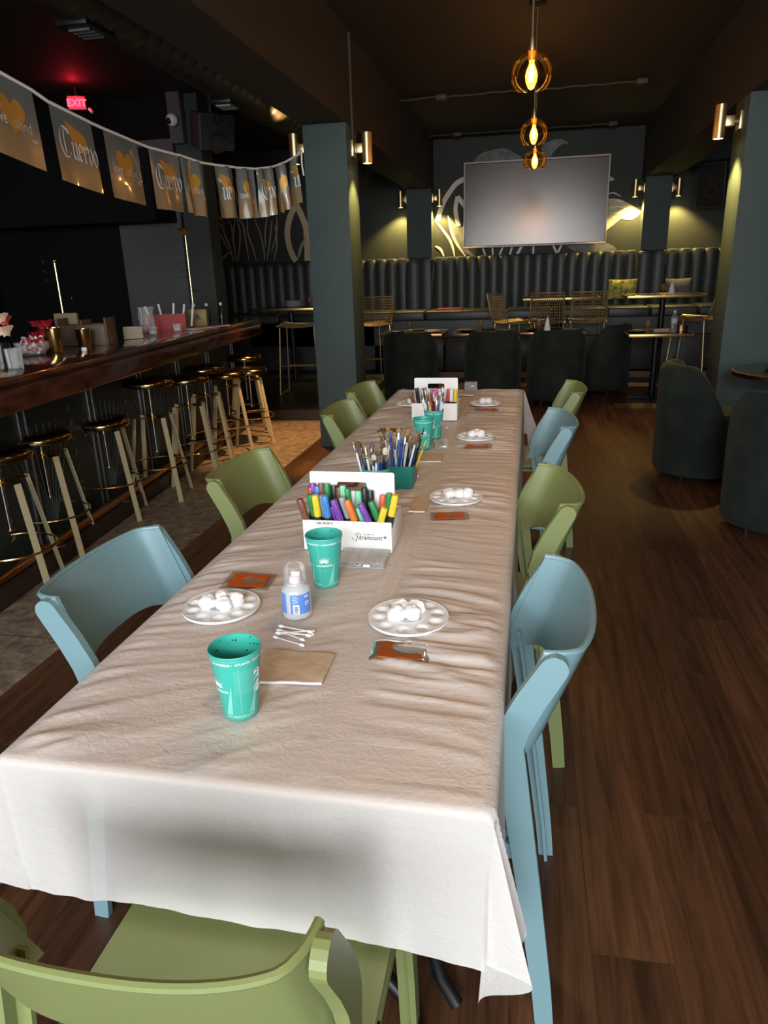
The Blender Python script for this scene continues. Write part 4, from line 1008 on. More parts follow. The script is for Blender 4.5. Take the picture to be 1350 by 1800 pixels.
    b = MB(); b.add(verts, fs, 0, True); o = b.build('tablecloth', M['cloth']); 
    for e in o.data.edges: e.use_edge_sharp = False
    return tag(o, label, 'tablecloth', 'white film tablecloths')
tablecloth('thin white plastic film cloth over the near half of the long table', .815, 2.73, True, False, .7465)
tablecloth('thin white plastic film cloth over the far half of the long table', 2.60, 4.485, False, True, .7435)
ZT = .7495

# ------------------------------------------------------------------ moulded chairs (face local +Y)
def offset_poly(cl, ws, cap=True):
    L_, R_ = [], []
    for i, p in enumerate(cl):
        a = Vector(cl[max(0, i-1)]); c = Vector(cl[min(len(cl)-1, i+1)]); d = (c-a).normalized(); q = Vector((-d.y, d.x))
        L_.append(Vector(p)+q*ws[i]/2); R_.append(Vector(p)-q*ws[i]/2)
    out = [tuple(p) for p in L_]
    if cap:
        d = (Vector(cl[-1])-Vector(cl[-2])).normalized(); q = Vector((-d.y, d.x)); r = ws[-1]/2
        for k in range(1, 8): a = PI/2-PI*k/8; out.append(tuple(Vector(cl[-1])+d*r*math.cos(a)+q*r*math.sin(a)))
    return out+[tuple(p) for p in R_[::-1]]
US = [-1, -.98, -.96, -.94, -.92]+[-.90+1.8*k/34 for k in range(35)]+[.92, .94, .96, .98, 1]
def make_chair(label, m, loc, face):
    t = thing('moulded_chair', label, 'chair', (loc[0], loc[1], 0), face-PI/2, 'blue and green moulded chairs around the long table')
    P = []
    for k in range(9):
        row = []
        for u in US:
            a = abs(u); zt = .835+.008*a**3; zb = .662-.062*a**3; z = zb+(zt-zb)*k/8
            k2 = max(0, (a-.78)/.22); yy = -.217-.38*(z-.67) - .055*(1-a**2.2) + .040*k2**2
            row.append((math.copysign(.2165*(1-(1-a)**1.35), u), yy, z))
        P.append(row)
    b = MB(); b.thick(P, .009); b.build('backrest', m, t)
    b = MB(); b.tube([P[8][i] for i in range(len(US))], .0062, 8); b.build('rim', m, t)
    # seat: slightly dished panel with rounded corners
    S = []
    for k in range(13):
        row = []
        for i in range(15):
            u = -1+i/7; v = -1+k/6; s = 1-.05*abs(v)**6*abs(u)**2
            row.append((.224*u*s, .010+.215*v*(1-.04*abs(u)**4), .452-.008*(1-u*u)*(1-v*v)-(.010*max(0, v)**4)))
        S.append(row)
    b = MB(); b.thick(S, .014); b.build('seat', m, t)
    for s in (-1, 1):
        cl = [(-.278, .0), (-.268, .10), (-.235, .35), (-.2, .60), (-.190, .66), (-.2, .70), (-.225, .755), (-.262, .822)]
        ws = [.036, .038, .044, .050, .054, .054, .052, .048]
        xo = s*.226; b = MB(); b.prism(offset_poly(cl, ws), 0, xo-.009, xo+.009)
        cl2 = cl[:5]; b.prism(offset_poly(cl2, [.008]*5, False), 0, xo-s*.030, xo-s*.005)
        b.prism([(-.21, .405), (-.05, .425), (-.05, .440), (-.2, .440)], 0, min(xo, xo-s*.02), max(xo, xo-s*.02)); b.build('leg', m, t)
        cl = [(.245, .0), (.225, .2), (.195, .40), (.185, .446)]; b = MB()
        b.prism(offset_poly(cl, [.034, .038, .046, .048], False), 0, xo-.006, xo+.006); b.prism(offset_poly(cl, [.008]*4, False), 0, xo-s*.030, xo-s*.005)
        b.prism([(-.06, .425), (.2, .415), (.2, .440), (-.06, .440)], 0, min(xo, xo-s*.02), max(xo, xo-s*.02)); b.build('leg', m, t)
    return t
BC, GC = M['blue_chair'], M['green_chair']
def side_chair(label, m, near, far, facing):
    # place from the two post tops (near and far along y)
    n = Vector(near); f = Vector(far); c = (n+f)/2; d = (f-n).normalized()
    fv = Vector((-d.y, d.x)) if facing < 0 else Vector((d.y, -d.x))
    o = c+fv*.260; make_chair(label, m, o, math.atan2(fv.y, fv.x))
side_chair('blue moulded chair on the right of the table, nearest the camera', BC, (.057, 1.083), (.068, 1.522), -1)
side_chair('green moulded chair on the right of the table, behind the nearest blue one', GC, (.112, 1.885), (.058, 2.33), -1)
side_chair('blue moulded chair on the right of the table, second blue one from the camera', BC, (.152, 2.89), (.110, 3.34), -1)
side_chair('olive green moulded chair at the far right end of the table', GC, (.235, 3.745), (.228, 4.20), -1)
side_chair('blue moulded chair alone on the left of the table near the bar stools', BC, (-.953, 1.154), (-.953, 1.617), 1)
side_chair('green moulded chair on the left of the table beyond the blue one', GC, (-.972, 2.03), (-.962, 2.48), 1)
side_chair('green moulded chair on the left of the table before the left pillar', GC, (-.889, 3.095), (-.892, 3.56), 1)
side_chair('green moulded chair on the left of the table, farthest by the pillar', GC, (-.935, 3.737), (-.915, 4.19), 1)
make_chair('green moulded chair in front of the table end at the bottom of the photo', GC, (-.405, .762), PI/2)

# ------------------------------------------------------------------ cups
def cone_r(z): return .0315+(.046-.0315)*(z/.158)
def make_cup(label, loc, ang, specks=0):
    t = thing('plastic_cup', label, 'cup', (loc[0], loc[1], ZT), 0, 'teal printed plastic cups'); t.scale = (.945, .945, .815)
    prof = [(0, .004), (.029, .0), (.0315, .003), (.0325, .012), (cone_r(.14), .14), (cone_r(.150), .150), (.0468, .151), (.0475, .155), (.0465, .158), (.0445, .157), (cone_r(.14)-.0018, .14), (.0305, .008), (0, .006)]
    b = MB(); b.lathe(prof, 48); cup = b.build('body', M['teal'], t)
    def W(s, z, a0): r = cone_r(z)+.0005; a = a0+s/r; return (r*math.cos(a), r*math.sin(a), z)
    wt = MB(); pl = MB()
    def put(mb, txt, size, a0, z, bold=0, sq=1): vs, fs = text2d(txt, size, 0, bold); mb.add([W(x*sq, z+y, a0) for x, y in vs], fs)
    a1 = ang
    for k in range(15):   # agave fan
        f = PI*(.06+.88*k/14); ln = .017+.006*(k % 2); p0 = (.0045*math.cos(f), .0045*math.sin(f)*.7); p1 = (ln*math.cos(f), ln*math.sin(f)*1.05); q = (-math.sin(f)*.0011, math.cos(f)*.0011)
        wt.add([W(p0[0]-q[0], .082+p0[1]-q[1], a1), W(p0[0]+q[0], .082+p0[1]+q[1], a1), W(p1[0], .082+p1[1], a1)], [(0, 1, 2)])
    put(wt, 'CASAMIGOS', .0078, a1, .072, .0002)
    put(pl, 'REPOSADO TEQUILA', .0036, a1, .062); put(pl, 'PLEASE DRINK RESPONSIBLY', .0026, a1, .056)
    for s in (115, -75):
        a2 = ang+math.radians(s); put(wt, '2', .034, a2, .092, .0022); put(wt, '6', .034, a2, .064, .0022)
    ring = ['ATLANTA • BOSTON • DALLAS •', 'KANSAS CITY • LOS ANGELES •', 'PHILADELPHIA • SEATTLE •']
    for k, s in enumerate(ring): put(wt, s, .0072, ang+[math.radians(115), math.radians(-5), math.radians(-125)][k], .139, .0002, .88)
    for k in range(3): put(wt, 'SAN FRANCISCO BAY', .0055, ang+math.radians(60+120*k), .012)
    for z in (.148, .0085):
        P = [[W(s*.0075, z+dz, 0) for s in range(0, int(2*PI*cone_r(z)/.0075)+2)] for dz in (0, .0012)]; pl.grid(P)
    for s in (62, -18, -135):   # panel lines and pale sweeps
        a2 = ang+math.radians(s); P = [[W(dx, .02+.115*k/6, a2) for dx in (0, .001)] for k in range(7)]; pl.grid(P)
    for s in (25, 95, -60):
        a2 = ang+math.radians(s); P = [[W(dx*(1-k/8)+.012*k/8, .018+.075*k/8, a2) for dx in (-.006, .006)] for k in range(9)]; pl.grid(P)
    for k in range(22):
        z = .125-.0026*k; P = [[W(s*.006, z+dz, ang+math.radians(75)) for s in range(-3, 4)] for dz in (0, .0005)]; pl.grid(P)
    wt.build('white_print', M['ink_white'], cup); pl.build('pale_print', M['ink_pale'], cup)
    if specks:
        q = MB(); rr = random.Random(specks)
        for k in range(12):
            a = rr.uniform(.6, 3.4); z = rr.uniform(.12, .153); r = cone_r(z)-.0022; q.ball((r*math.cos(a), r*math.sin(a), z), rr.uniform(.0008, .0020), 6)
        q.build('paint_speck', M['ink_black'], cup)
    return t
def facing(x, y): return math.atan2(-y, -x)
make_cup('teal plastic cup nearest the camera on the long table', (-.466, .978), facing(-.457, .99)-1.05, 3)
make_cup('teal plastic cup in front of the near marker box', (-.463, 1.514), facing(-.458, 1.525)-.08, 5)
make_cup('teal plastic cup in front of the far cup of brushes', (-.424, 2.905), facing(-.42, 2.9)+.05)
make_cup('teal plastic cup full of brushes before the far marker box', (-.405, 3.095), facing(-.42, 3.0)+1.2)
make_cup('teal plastic cup of brushes right behind the near marker box', (-.462, 2.115), facing(-.42, 2.0)+.4)

# square teal bin
t = thing('brush_bin', 'dark teal square plastic bin full of brushes behind the near marker box', 'bin', (-.432, 2.355, ZT))
b = MB()
def sq(r, z, k=.012): 
    pts = []
    for cx, cy, a0 in ((1, 1, 0), (-1, 1, PI/2), (-1, -1, PI), (1, -1, 1.5*PI)):
        for j in range(4): a = a0+j*PI/6; pts.append((cx*(r-k)+k*math.cos(a), cy*(r-k)+k*math.sin(a), z))
    return pts
b.grid([sq(.05, 0), sq(.054, .004), sq(.062, .078), sq(.064, .079), sq(.064, .083), sq(.060, .083), sq(.052, .006)], wrap=True); b.add(sq(.05, 0), [tuple(range(16))]); b.add(sq(.052, .006), [tuple(range(16))]); b.build('body', M['teal_dark'], t)

# ------------------------------------------------------------------ brushes
HC = {'blue': (.03, .10, .42), 'navy': (.015, .035, .14), 'white': (.78, .78, .76), 'yellow': (.70, .48, .05), 'red': (.30, .03, .03), 'black': (.02, .02, .02), 'teal': (.03, .25, .3), 'brown': (.22, .10, .04)}
for k, c in HC.items(): M['h_'+k] = mat('%s_handle_paint' % k, c, .3)
M['bristle'] = mat('tan_bristle', (.30, .19, .07), .8); M['bristle_w'] = mat('pale_bristle', (.6, .55, .45), .8); M['bristle_d'] = mat('dark_bristle', (.10, .07, .04), .8)
ORD = 'first second third fourth fifth sixth seventh eighth ninth tenth eleventh twelfth thirteenth fourteenth fifteenth sixteenth seventeenth eighteenth nineteenth twentieth'.split()
def nth(k): return ORD[k] if k < 20 else ('twenty-'+ORD[k-20] if k < 29 else ('thirtieth' if k == 29 else 'thirty-'+ORD[k-30]))
def brush(label, a, tip, col, bw, bl, flat, up, grp):
    a = Vector(a); tip = Vector(tip); L_ = (tip-a).length
    t = thing('paintbrush', label, 'paintbrush', a, 0, grp); t.rotation_euler = (tip-a).to_track_quat('Z', 'Y').to_euler()
    if up:   # bristles up
        h = L_-bl-.022
        q = MB(); q.tube([(0, 0, 0), (0, 0, h*.25), (0, 0, h*.8), (0, 0, h)], [.0018, .0030, .0038, .0030], 8); q.build('handle', M['h_'+col], t)
        q = MB(); q.lathe([(.0032, h-.004), (.0040, h), (.0040, h+.022)], 10, xf=Matrix.Diagonal((1.0+flat*.9, 1, 1, 1))); q.build('ferrule', M['steel'], t)
        q = MB(); k = .0046*(1+flat*1.1)
        q.lathe([(k*.85, h+.02), (k, h+.02+bl*.4), (k*(.9 if flat > .5 else .5), h+.02+bl*.85), (0, h+.022+bl)], 10, xf=Matrix.Diagonal((1, .55 if flat > .3 else 1, 1, 1))); q.build('bristles', bw, t)
    else:
        q = MB(); q.tube([(0, 0, 0), (0, 0, L_*.4), (0, 0, L_*.85), (0, 0, L_-.004), (0, 0, L_)], [.0038, .0042, .0034, .0026, .001], 8); q.build('handle', M['h_'+col], t)
        q = MB()
        for z in (.80, .84): q.lathe([(.0037, L_*z), (.0037, L_*(z+.018))], 10)
        q.build('stripe', M['h_black'] if col != 'black' else M['h_white'], t)
def brush_set(n, c, spread_b, tips_x, z_rng, y_rng, where, grp, rr, odd=()):
    for k in range(n):
        u = k/(n-1); tx = tips_x[0]+(tips_x[1]-tips_x[0])*u+rr.uniform(-.006, .006); ty = rr.uniform(*y_rng); tz = rr.uniform(*z_rng)
        bx = c[0]+spread_b*(u-.5)*1.2; by = c[1]+rr.uniform(-.5, .5)*spread_b
        col = rr.choice(['blue', 'navy', 'navy', 'white', 'yellow', 'red', 'black', 'blue', 'white']); up = rr.random() < .93
        if k in odd: col, up = odd[k]
        m, mn = rr.choice([(M['bristle'], 'tan'), (M['bristle'], 'tan'), (M['bristle_d'], 'dark'), (M['bristle_w'], 'pale')])
        lab = '%s-handled paintbrush, %s, %s from left %s' % (col, (mn+' bristles up') if up else 'handle end up', nth(k), where)
        brush(lab, (bx, by, ZT+.012), (tx, ty, tz), col, m, rr.uniform(.014, .024), rr.choice([0, .4, .9, .9]), up, grp)
rr = random.Random(11)
brush_set(22, (-.462, 2.115), .040, (-.535, -.425), (.925, .965), (2.08, 2.17), 'in the cup behind the near box', 'brushes in the cup behind the near box', rr, {0: ('white', True), 12: ('blue', False)})
brush_set(25, (-.432, 2.355), .062, (-.50, -.335), (.905, .962), (2.31, 2.40), 'in the square teal bin', 'brushes in the square teal bin', rr, {24: ('yellow', False), 23: ('black', False), 11: ('blue', False), 14: ('white', False), 7: ('blue', False)})
brush_set(18, (-.405, 3.095), .036, (-.46, -.36), (.93, .98), (3.06, 3.15), 'in the far brush cup', 'brushes in the far brush cup', rr)

# ------------------------------------------------------------------ marker boxes
def caddy(label, x0, x1, y, writing):
    w = x1-x0; xc = (x0+x1)/2; t = thing('marker_box', label, 'box', (xc, y, ZT), 0, 'white carry boxes of markers')
    th = .005
    b = MB(); b.box((0, th/2, .043), (w, th, .086), .0015); front = b.build('front_panel', M['card_white'], t)
    b = MB(); b.box((0, .15-th/2, .043), (w, th, .086), .0015); b.build('rear_panel', M['card_white'], t)
    for s in (-1, 1): b = MB(); b.box((s*(w/2-th/2), .075, .043), (th, .15-2*th, .086), .0015); b.build('side_panel', M['card_white'], t)
    b = MB(); b.box((0, .075, .003), (w-2*th, .14, .006)); b.build('base', M['card_white'], t)
    # middle board with a rounded hand hole
    def rr_(hw, z0, z1, r, n=6):
        pts = []
        for cx, cz, a0 in ((hw-r, z1-r, 0), (-hw+r, z1-r, PI/2), (-hw+r, z0+r, PI), (hw-r, z0+r, 1.5*PI)):
            for j in range(n+1): a = a0+PI/2*j/n; pts.append((cx+r*math.cos(a), cz+r*math.sin(a)))
        return pts
    out = rr_(w/2-.004, .006, .200, .006); hole = rr_(.042, .146, .172, .008); n = len(out); vs = []
    for yy in (.078, .083): vs += [(p[0], yy, p[1]) for p in out]+[(p[0], yy, p[1]) for p in hole]
    fs = []
    for i in range(n):
        j = (i+1) % n
        fs += [(i, j, n+j, n+i), (2*n+i, 3*n+i, 3*n+j, 2*n+j), (i, 2*n+i, 2*n+j, j), (n+i, n+j, 3*n+j, 3*n+i)]
    b = MB(); b.add(vs, fs); b.build('handle_board', M['card_white'], t)
    if writing:
        b = MB(); fy = -.0006
        vs, f2 = text2d('CBS SPORTS', .0085, 0, .0002); b.add([(x-.060, fy, .0755+y) for x, y in vs], f2)
        vs, f2 = text2d('STREAMING ON', .0042, 0, 0); b.add([(x+.060, fy, .0495+y) for x, y in vs], f2)
        vs, f2 = text2d('aramount', .019, .35, .0001); b.add([(x*.86+.0635, fy, .036+y) for x, y in vs], f2)
        vs, f2 = text2d('+', .02, 0, .0003); b.add([(x+.104, fy, .037+y) for x, y in vs], f2)
        for st, wd in (([(.024, .030), (.0275, .040), (.031, .051)], .0016), ([(.022, .047), (.029, .054), (.037, .052), (.036, .044), (.028, .041)], .0013), ([(.014, .043), (.016, .036), (.021, .033)], .0012)):
            pts = smooth_line(st); vv = []
            for i, p in enumerate(pts):
                tt = (pts[min(i+1, len(pts)-1)]-pts[max(0, i-1)]).normalized(); q = Vector((-tt.y, tt.x, 0))*wd/2; vv += [(p.x+q.x, fy, p.y+q.y), (p.x-q.x, fy, p.y-q.y)]
            b.add(vv, [(2*i, 2*i+1, 2*i+3, 2*i+2) for i in range(len(pts)-1)])
        b.build('printed_lettering', M['ink_black'], front)
    return t
caddy('white carry box of colourful markers nearest the camera', -.584, -.340, 1.723, True)
caddy('white carry box of markers at the far end of the table', -.567, -.340, 3.484, False)
CAP = {'brown': (.20, .075, .05), 'green': (.03, .24, .07), 'yellow': (.78, .60, .04), 'grey': (.28, .32, .36), 'blue': (.06, .25, .60), 'purple': (.18, .06, .36), 'orange': (.75, .20, .03), 'mint': (.22, .62, .36), 'red': (.62, .05, .06), 'coral': (.85, .14, .07), 'black': (.02, .02, .02), 'pink': (.75, .10, .35), 'white': (.8, .8, .78), 'navy': (.03, .05, .25)}
for k, c in CAP.items(): M['c_'+k] = mat('%s_marker_cap' % k, c, .35)
def marker(label, base, lean, h, col, grp, dark=True):
    t = thing('marker', label, 'marker', base, 0, grp); t.rotation_euler = (lean[1], lean[0], R.uniform(0, 6) if False else 0)
    q = MB(); q.lathe([(0, 0), (.0085, 0), (.0090, .003), (.0090, h-.056), (.0080, h-.05), (0, h-.05)], 16); q.build('barrel', M['h_black'] if dark else M['white_pl'], t)
    q = MB(); q.lathe([(.0094, h-.060), (.0100, h-.058), (.0094, h-.004), (.0082, h), (0, h)], 16); c = q.build('cap', M['c_'+col], t)
    q = MB(); q.box((0, -.0104, h-.024), (.004, .003, .034), .001); q.build('clip', M['c_'+col], c)
def zx(v): return -.584+(v-200)*.00026
F_ = [(225, 165, 190, 'brown'), (300, 265, 220, 'green'), (362, 340, 235, 'yellow'), (412, 385, 215, 'grey'), (468, 440, 230, 'blue'), (528, 480, 100, 'purple'), (592, 520, 190, 'purple'), (662, 590, 200, 'grey'), (742, 660, 190, 'orange'), (806, 765, 95, 'mint'), (882, 800, 160, 'purple'), (972, 895, 165, 'green'), (1030, 1078, 125, 'yellow'), (1090, 1112, 255, 'green'), (1125, 1200, 262, 'yellow')]
for k, (bx, tx, h, c) in enumerate(F_):
    z = .003; H_ = .083+h*.00027; dx = (tx-bx)*.00026; lean = math.atan2(dx, h*.00027)*.8
    lean = max(-.42, min(.42, lean)); x_at = zx(bx)-math.tan(lean)*.083
    marker('%s capped marker, %s from the left in the front row of the near box' % (c, nth(k)), (max(-.572, min(-.352, x_at)), 1.738+.018*(k % 2), ZT+.008), (lean, .06), H_/math.cos(lean), c, 'markers in the near box')
B_ = [(215, 205, 250, 'red'), (265, 250, 290, 'purple'), (312, 300, 262, 'blue'), (350, 345, 292, 'brown'), (412, 410, 292, 'green'), (492, 480, 275, 'black'), (545, 540, 255, 'brown'), (588, 575, 275, 'mint'), (640, 620, 245, 'green'), (752, 740, 225, 'mint'), (818, 810, 255, 'black'), (884, 870, 232, 'black'), (1000, 1015, 190, 'coral'), (1070, 1078, 90, 'pink')]
for k, (bx, tx, h, c) in enumerate(B_):
    H_ = .083+h*.00027; lean = (tx-bx)*.00026/(h*.00027)*.6
    marker('%s capped marker, %s from the left in the back row of the near box' % (c, nth(k)), (max(-.572, min(-.352, zx(bx)-lean*.083)), 1.782, ZT+.008), (lean, -.05), H_, c, 'markers in the near box')
C_ = [(-.555, -.25, .13, 'brown'), (-.535, -.1, .15, 'black'), (-.512, .05, .15, 'black'), (-.468, .1, .14, 'navy'), (-.445, -.05, .15, 'pink'), (-.425, -.3, .135, 'navy'), (-.408, -.2, .14, 'blue'), (-.395, .12, .145, 'red'), (-.372, .03, .145, 'white'), (-.354, .05, .14, 'yellow')]
for k, (x, l, h, c) in enumerate(C_): marker('%s capped marker, %s from the left in the far box' % (c, nth(k)), (x-l*.05, 3.512+.012*(k % 2), ZT+.008), (l, .05), h, c, 'markers in the far box')

# ------------------------------------------------------------------ paint palettes with cotton balls
def palette_mesh():
    nr, ns = 26, 120; P = []
    for i in range(nr+1):
        r = .0845*i/nr if i < nr else .0845; row = []
        for j in range(ns):
            a = 2*PI*j/ns; h = .0075
            k = round(a/(2*PI/10)); d = math.hypot(r*math.cos(a)-.064*math.cos(k*2*PI/10), r*math.sin(a)-.064*math.sin(k*2*PI/10))
            if d < .0145: h -= .0072*(1-(d/.0145)**2)**.8
            if r < .030: h -= .0050*(1-(r/.030)**4)
            elif r < .034: h += .0008
            row.append((r*math.cos(a), r*math.sin(a), h))
        P.append(row)
    for r, z in ((.0862, .0085), (.0870, .0065), (.0862, .003), (.083, .0025), (.05, .0005), (.002, .0005)): P.append([(r*math.cos(2*PI*j/ns), r*math.sin(2*PI*j/ns), z) for j in range(ns)])
    P[0] = [(.0008*math.cos(2*PI*j/ns), .0008*math.sin(2*PI*j/ns), P[0][0][2]) for j in range(ns)]
    b = MB(); b.grid(P, wrap=True); return b
def cotton_mesh(seed):
    b = MB(); n = 18; P = []
    for i in range(11):
        row = []
        for j in range(n):
            a = 2*PI*j/n; p = PI*i/10; d = Vector((math.sin(p)*math.cos(a), math.sin(p)*math.sin(a), math.cos(p)))
            r = .0205*(1+.26*noise.noise(d*1.6+Vector((seed*3.3, 0, 0)))+.10*noise.noise(d*5+Vector((0, seed, 0)))); v = d*r; row.append((v.x, v.y, v.z*.82))
        P.append(row)
    b.grid(P, wrap=True); return b
PAL = [((-.236, 1.354), 'at the near right of the table', [(-.024, -.012), (.010, -.006), (-.018, .020), (.014, .022)]), ((-.663, 1.349), 'left of the blue-labelled bottle', [(-.026, -.010), (.012, -.012), (-.004, .018), (.030, .012)]), ((-.219, 2.213), 'on the right, second from the camera', [(-.022, .0), (.012, .0), (.036, .008)]), ((-.22, 3.109), 'on the right, third from the camera', [(-.014, -.004), (.022, .0), (.002, .022)]), ((-.227, 3.935), 'on the right, farthest from the camera', [(-.016, -.002), (.016, .006), (.002, .022)]), ((-.643, 3.925), 'half hidden by the far marker box', [(0, 0), (.02, .012)])]
pal0 = None; ct = [None]*4
for k, ((x, y), w, balls) in enumerate(PAL):
    if pal0 is None: pal0 = o = palette_mesh().build('paint_palette', M['white_pl'])
    else: o = pal0.copy(); COL.objects.link(o)
    o.location = (x, y, ZT+.002); o.rotation_euler = (0, 0, .3*k+.31); tag(o, 'round white ten-well paint palette '+w, 'palette', 'white paint palettes')
    for i, (bx, by) in enumerate(balls):
        s = (i+k) % 4
        if ct[s] is None: ct[s] = c = cotton_mesh(s+1.0).build('cotton_ball', M['cotton'])
        else: c = ct[s].copy(); COL.objects.link(c)
        c.location = (x+bx, y+by, ZT+.002+.0175); c.rotation_euler = (0, 0, k+i*1.3)
        near = sorted(range(len(balls)), key=lambda q: balls[q][1])
        lr = sorted(range(len(balls)), key=lambda q: balls[q][0]).index(i)
        tag(c, '%s white cotton ball from left on the palette %s' % (nth(lr), w.replace('on the right, ', 'at right, ')), 'cotton ball', 'cotton balls on the palettes')

# ------------------------------------------------------------------ orange stencil packets
def packet(label, pts, near=True, seed=0):
    p = [Vector((a, b_)) for a, b_ in pts]; c = sum(p, Vector((0, 0)))/4
    t = thing('craft_packet', label, 'packet', (c.x, c.y, ZT+.001), 0, 'clear packets with orange cards')
    def S(u, v, z): a = p[0].lerp(p[1], u); b_ = p[3].lerp(p[2], u); q = a.lerp(b_, v)-c; return (q.x, q.y, z)
    def rect(u0, u1, v0, v1, hole=None):
        return u0, u1, v0, v1
    n = 44; out = []; hole = []
    for k in range(n):
        a = 2*PI*k/n; cu, su = math.cos(a), math.sin(a); m_ = max(abs(cu), abs(su)); out.append((.50+.37*cu/m_, .50+.36*su/m_))
        hole.append((.53+.17*cu*(1+.25*math.sin(3*a))+(.14 if cu > .6 else 0), .50+.19*su*(1+.15*math.cos(4*a))))
    b = MB(); b.add([S(u, v, .0035) for u, v in out]+[S(u, v, .0035) for u, v in hole]+[S(u, v, .0022) for u, v in out]+[S(u, v, .0022) for u, v in hole], [(i, (i+1) % n, n+(i+1) % n, n+i) for i in range(n)]+[(2*n+i, 3*n+i, 3*n+(i+1) % n, 2*n+(i+1) % n) for i in range(n)]+[(i, 2*n+i, 2*n+(i+1) % n, (i+1) % n) for i in range(n)]+[(n+i, n+(i+1) % n, 3*n+(i+1) % n, 3*n+i) for i in range(n)])
    b.build('orange_card', M['orange'], t)
    b = MB(); b.add([S(.12, .13, .002), S(.88, .13, .002), S(.88, .87, .002), S(.12, .87, .002)], [(0, 1, 2, 3)]); b.build('backing_sheet', mat('grey_backing', (.38, .31, .26), .6) if 'grey_backing' not in bpy.data.materials else bpy.data.materials['grey_backing'], t)
    P = [[S(j/14, i/10, .0055+.0016*noise.noise((j*.5, i*.6, seed))-(.004 if i in (0, 10) or j in (0, 14) else 0)) for j in range(15)] for i in range(11)]
    Q = [[S(j/14, i/10, .0012) for j in range(15)] for i in (0, 10)]
    b = MB(); b.grid(P); b.grid(Q); b.build('clear_sleeve', M['sleeve'], t)
M['sleeve'] = see_through('clear_film_sleeve', (.98, .98, .97), .955, .08, gloss=True)
packet('orange card in clear sleeve below the near right palette', [(-.285, 1.174), (-.169, 1.176), (-.171, 1.261), (-.291, 1.256)], seed=1)
packet('orange card in clear sleeve above the left palette', [(-.715, 1.449), (-.592, 1.452), (-.599, 1.545), (-.722, 1.551)], seed=2)
packet('orange card in clear sleeve below the second right palette', [(-.271, 1.985), (-.156, 2.007), (-.170, 2.084), (-.285, 2.06)], seed=3)
packet('orange card in clear sleeve below the third right palette', [(-.259, 2.895), (-.139, 2.903), (-.143, 2.985), (-.262, 2.975)], seed=4)
packet('orange card in clear sleeve below the farthest right palette', [(-.278, 3.734), (-.147, 3.723), (-.152, 3.815), (-.28, 3.825)], seed=5)
packet('orange card in clear sleeve left of the brushes, far half of the table', [(-.69, 3.19), (-.571, 3.194), (-.575, 3.285), (-.69, 3.28)], seed=6)
packet('orange card in clear sleeve seen through the near box handle hole', [(-.69, 2.30), (-.575, 2.31), (-.58, 2.40), (-.69, 2.39)], seed=7)

# ------------------------------------------------------------------ napkins, swabs, bottle, bead boxes
def napkin(label, pts, layers=3):
    p = [Vector((a, b_)) for a, b_ in pts]; c = sum(p, Vector((0, 0)))/4; t = thing('kraft_napkin', label, 'napkin', (c.x, c.y, ZT), 0, 'folded kraft napkins')
    for l in range(layers-1):
        P = []
        for i in range(9):
            row = []
            for j in range(11):
                u, v = j/10, i/8; q = p[0].lerp(p[1], u).lerp(p[3].lerp(p[2], u), v)-c
                row.append((q.x, q.y, .0022+.0026*l+.0022*noise.noise((u*3, v*3, c.x*9))+.0012*noise.noise((u*11, v*7, c.y*5))))
            P.append(row)
        b = MB(); b.thick(P, .0020); b.build('fold', M['kraft'], t)
    b = MB(); e = [p[0].lerp(p[1], k/10)-c for k in range(11)]; b.tube([(q.x, q.y-.001, .0035+.0015*noise.noise((k*.3, 0, c.x*9))) for k, q in enumerate(e)], .0026, 6); b.build('pale_edge', M['paper_white'], t)
napkin('folded kraft napkin beside the nearest teal cup', [(-.475, 1.066), (-.351, 1.080), (-.352, 1.182), (-.49, 1.181)])
napkin('folded kraft napkin to the right of the near marker box', [(-.45, 2.095), (-.325, 2.063), (-.347, 2.2), (-.45, 2.2)]) if False else napkin('folded kraft napkin to the right of the near marker box', [(-.352, 2.061), (-.30, 2.063), (-.30, 2.22), (-.352, 2.22)])
napkin('folded kraft napkin to the right of the square teal bin', [(-.425, 2.661), (-.323, 2.677), (-.327, 2.803), (-.43, 2.80)])
napkin('folded kraft napkin right behind the far marker box', [(-.40, 4.23), (-.314, 4.212), (-.32, 4.36), (-.40, 4.36)])
for k, (a, c, z) in enumerate([((-.515, 1.270), (-.418, 1.222), .004), ((-.508, 1.246), (-.408, 1.256), .004), ((-.500, 1.235), (-.424, 1.207), .004), ((-.512, 1.258), (-.405, 1.236), .009), ((-.503, 1.240), (-.412, 1.262), .009), ((-.507, 1.268), (-.410, 1.246), .013)]):
    A = Vector((a[0], a[1], ZT+z)); C_2 = Vector((c[0], c[1], ZT+z)); d = (C_2-A); L_ = .076; mid = (A+C_2)/2; 
    t = thing('cotton_swab', ['cotton swab at the bottom left of the little heap, pointing down right', 'lowest cotton swab running along the back of the heap', 'cotton swab nearest the camera in the heap', 'cotton swab crossing the middle of the heap', 'cotton swab tilted up to the right across the heap', 'topmost cotton swab on the little heap'][k], 'cotton swab', mid, math.atan2(d.y, d.x), 'cotton swabs beside the bottle')
    q = MB(); q.rod((-.036, 0, 0), (.036, 0, 0), .0013, 6); q.build('stick', M['paper_white'], t)
    for s in (-1, 1): q = MB(); q.ball((s*.034, 0, 0), .0034, 10, sc=(2.1, 1, 1)); q.build('tip', M['cotton'], t)

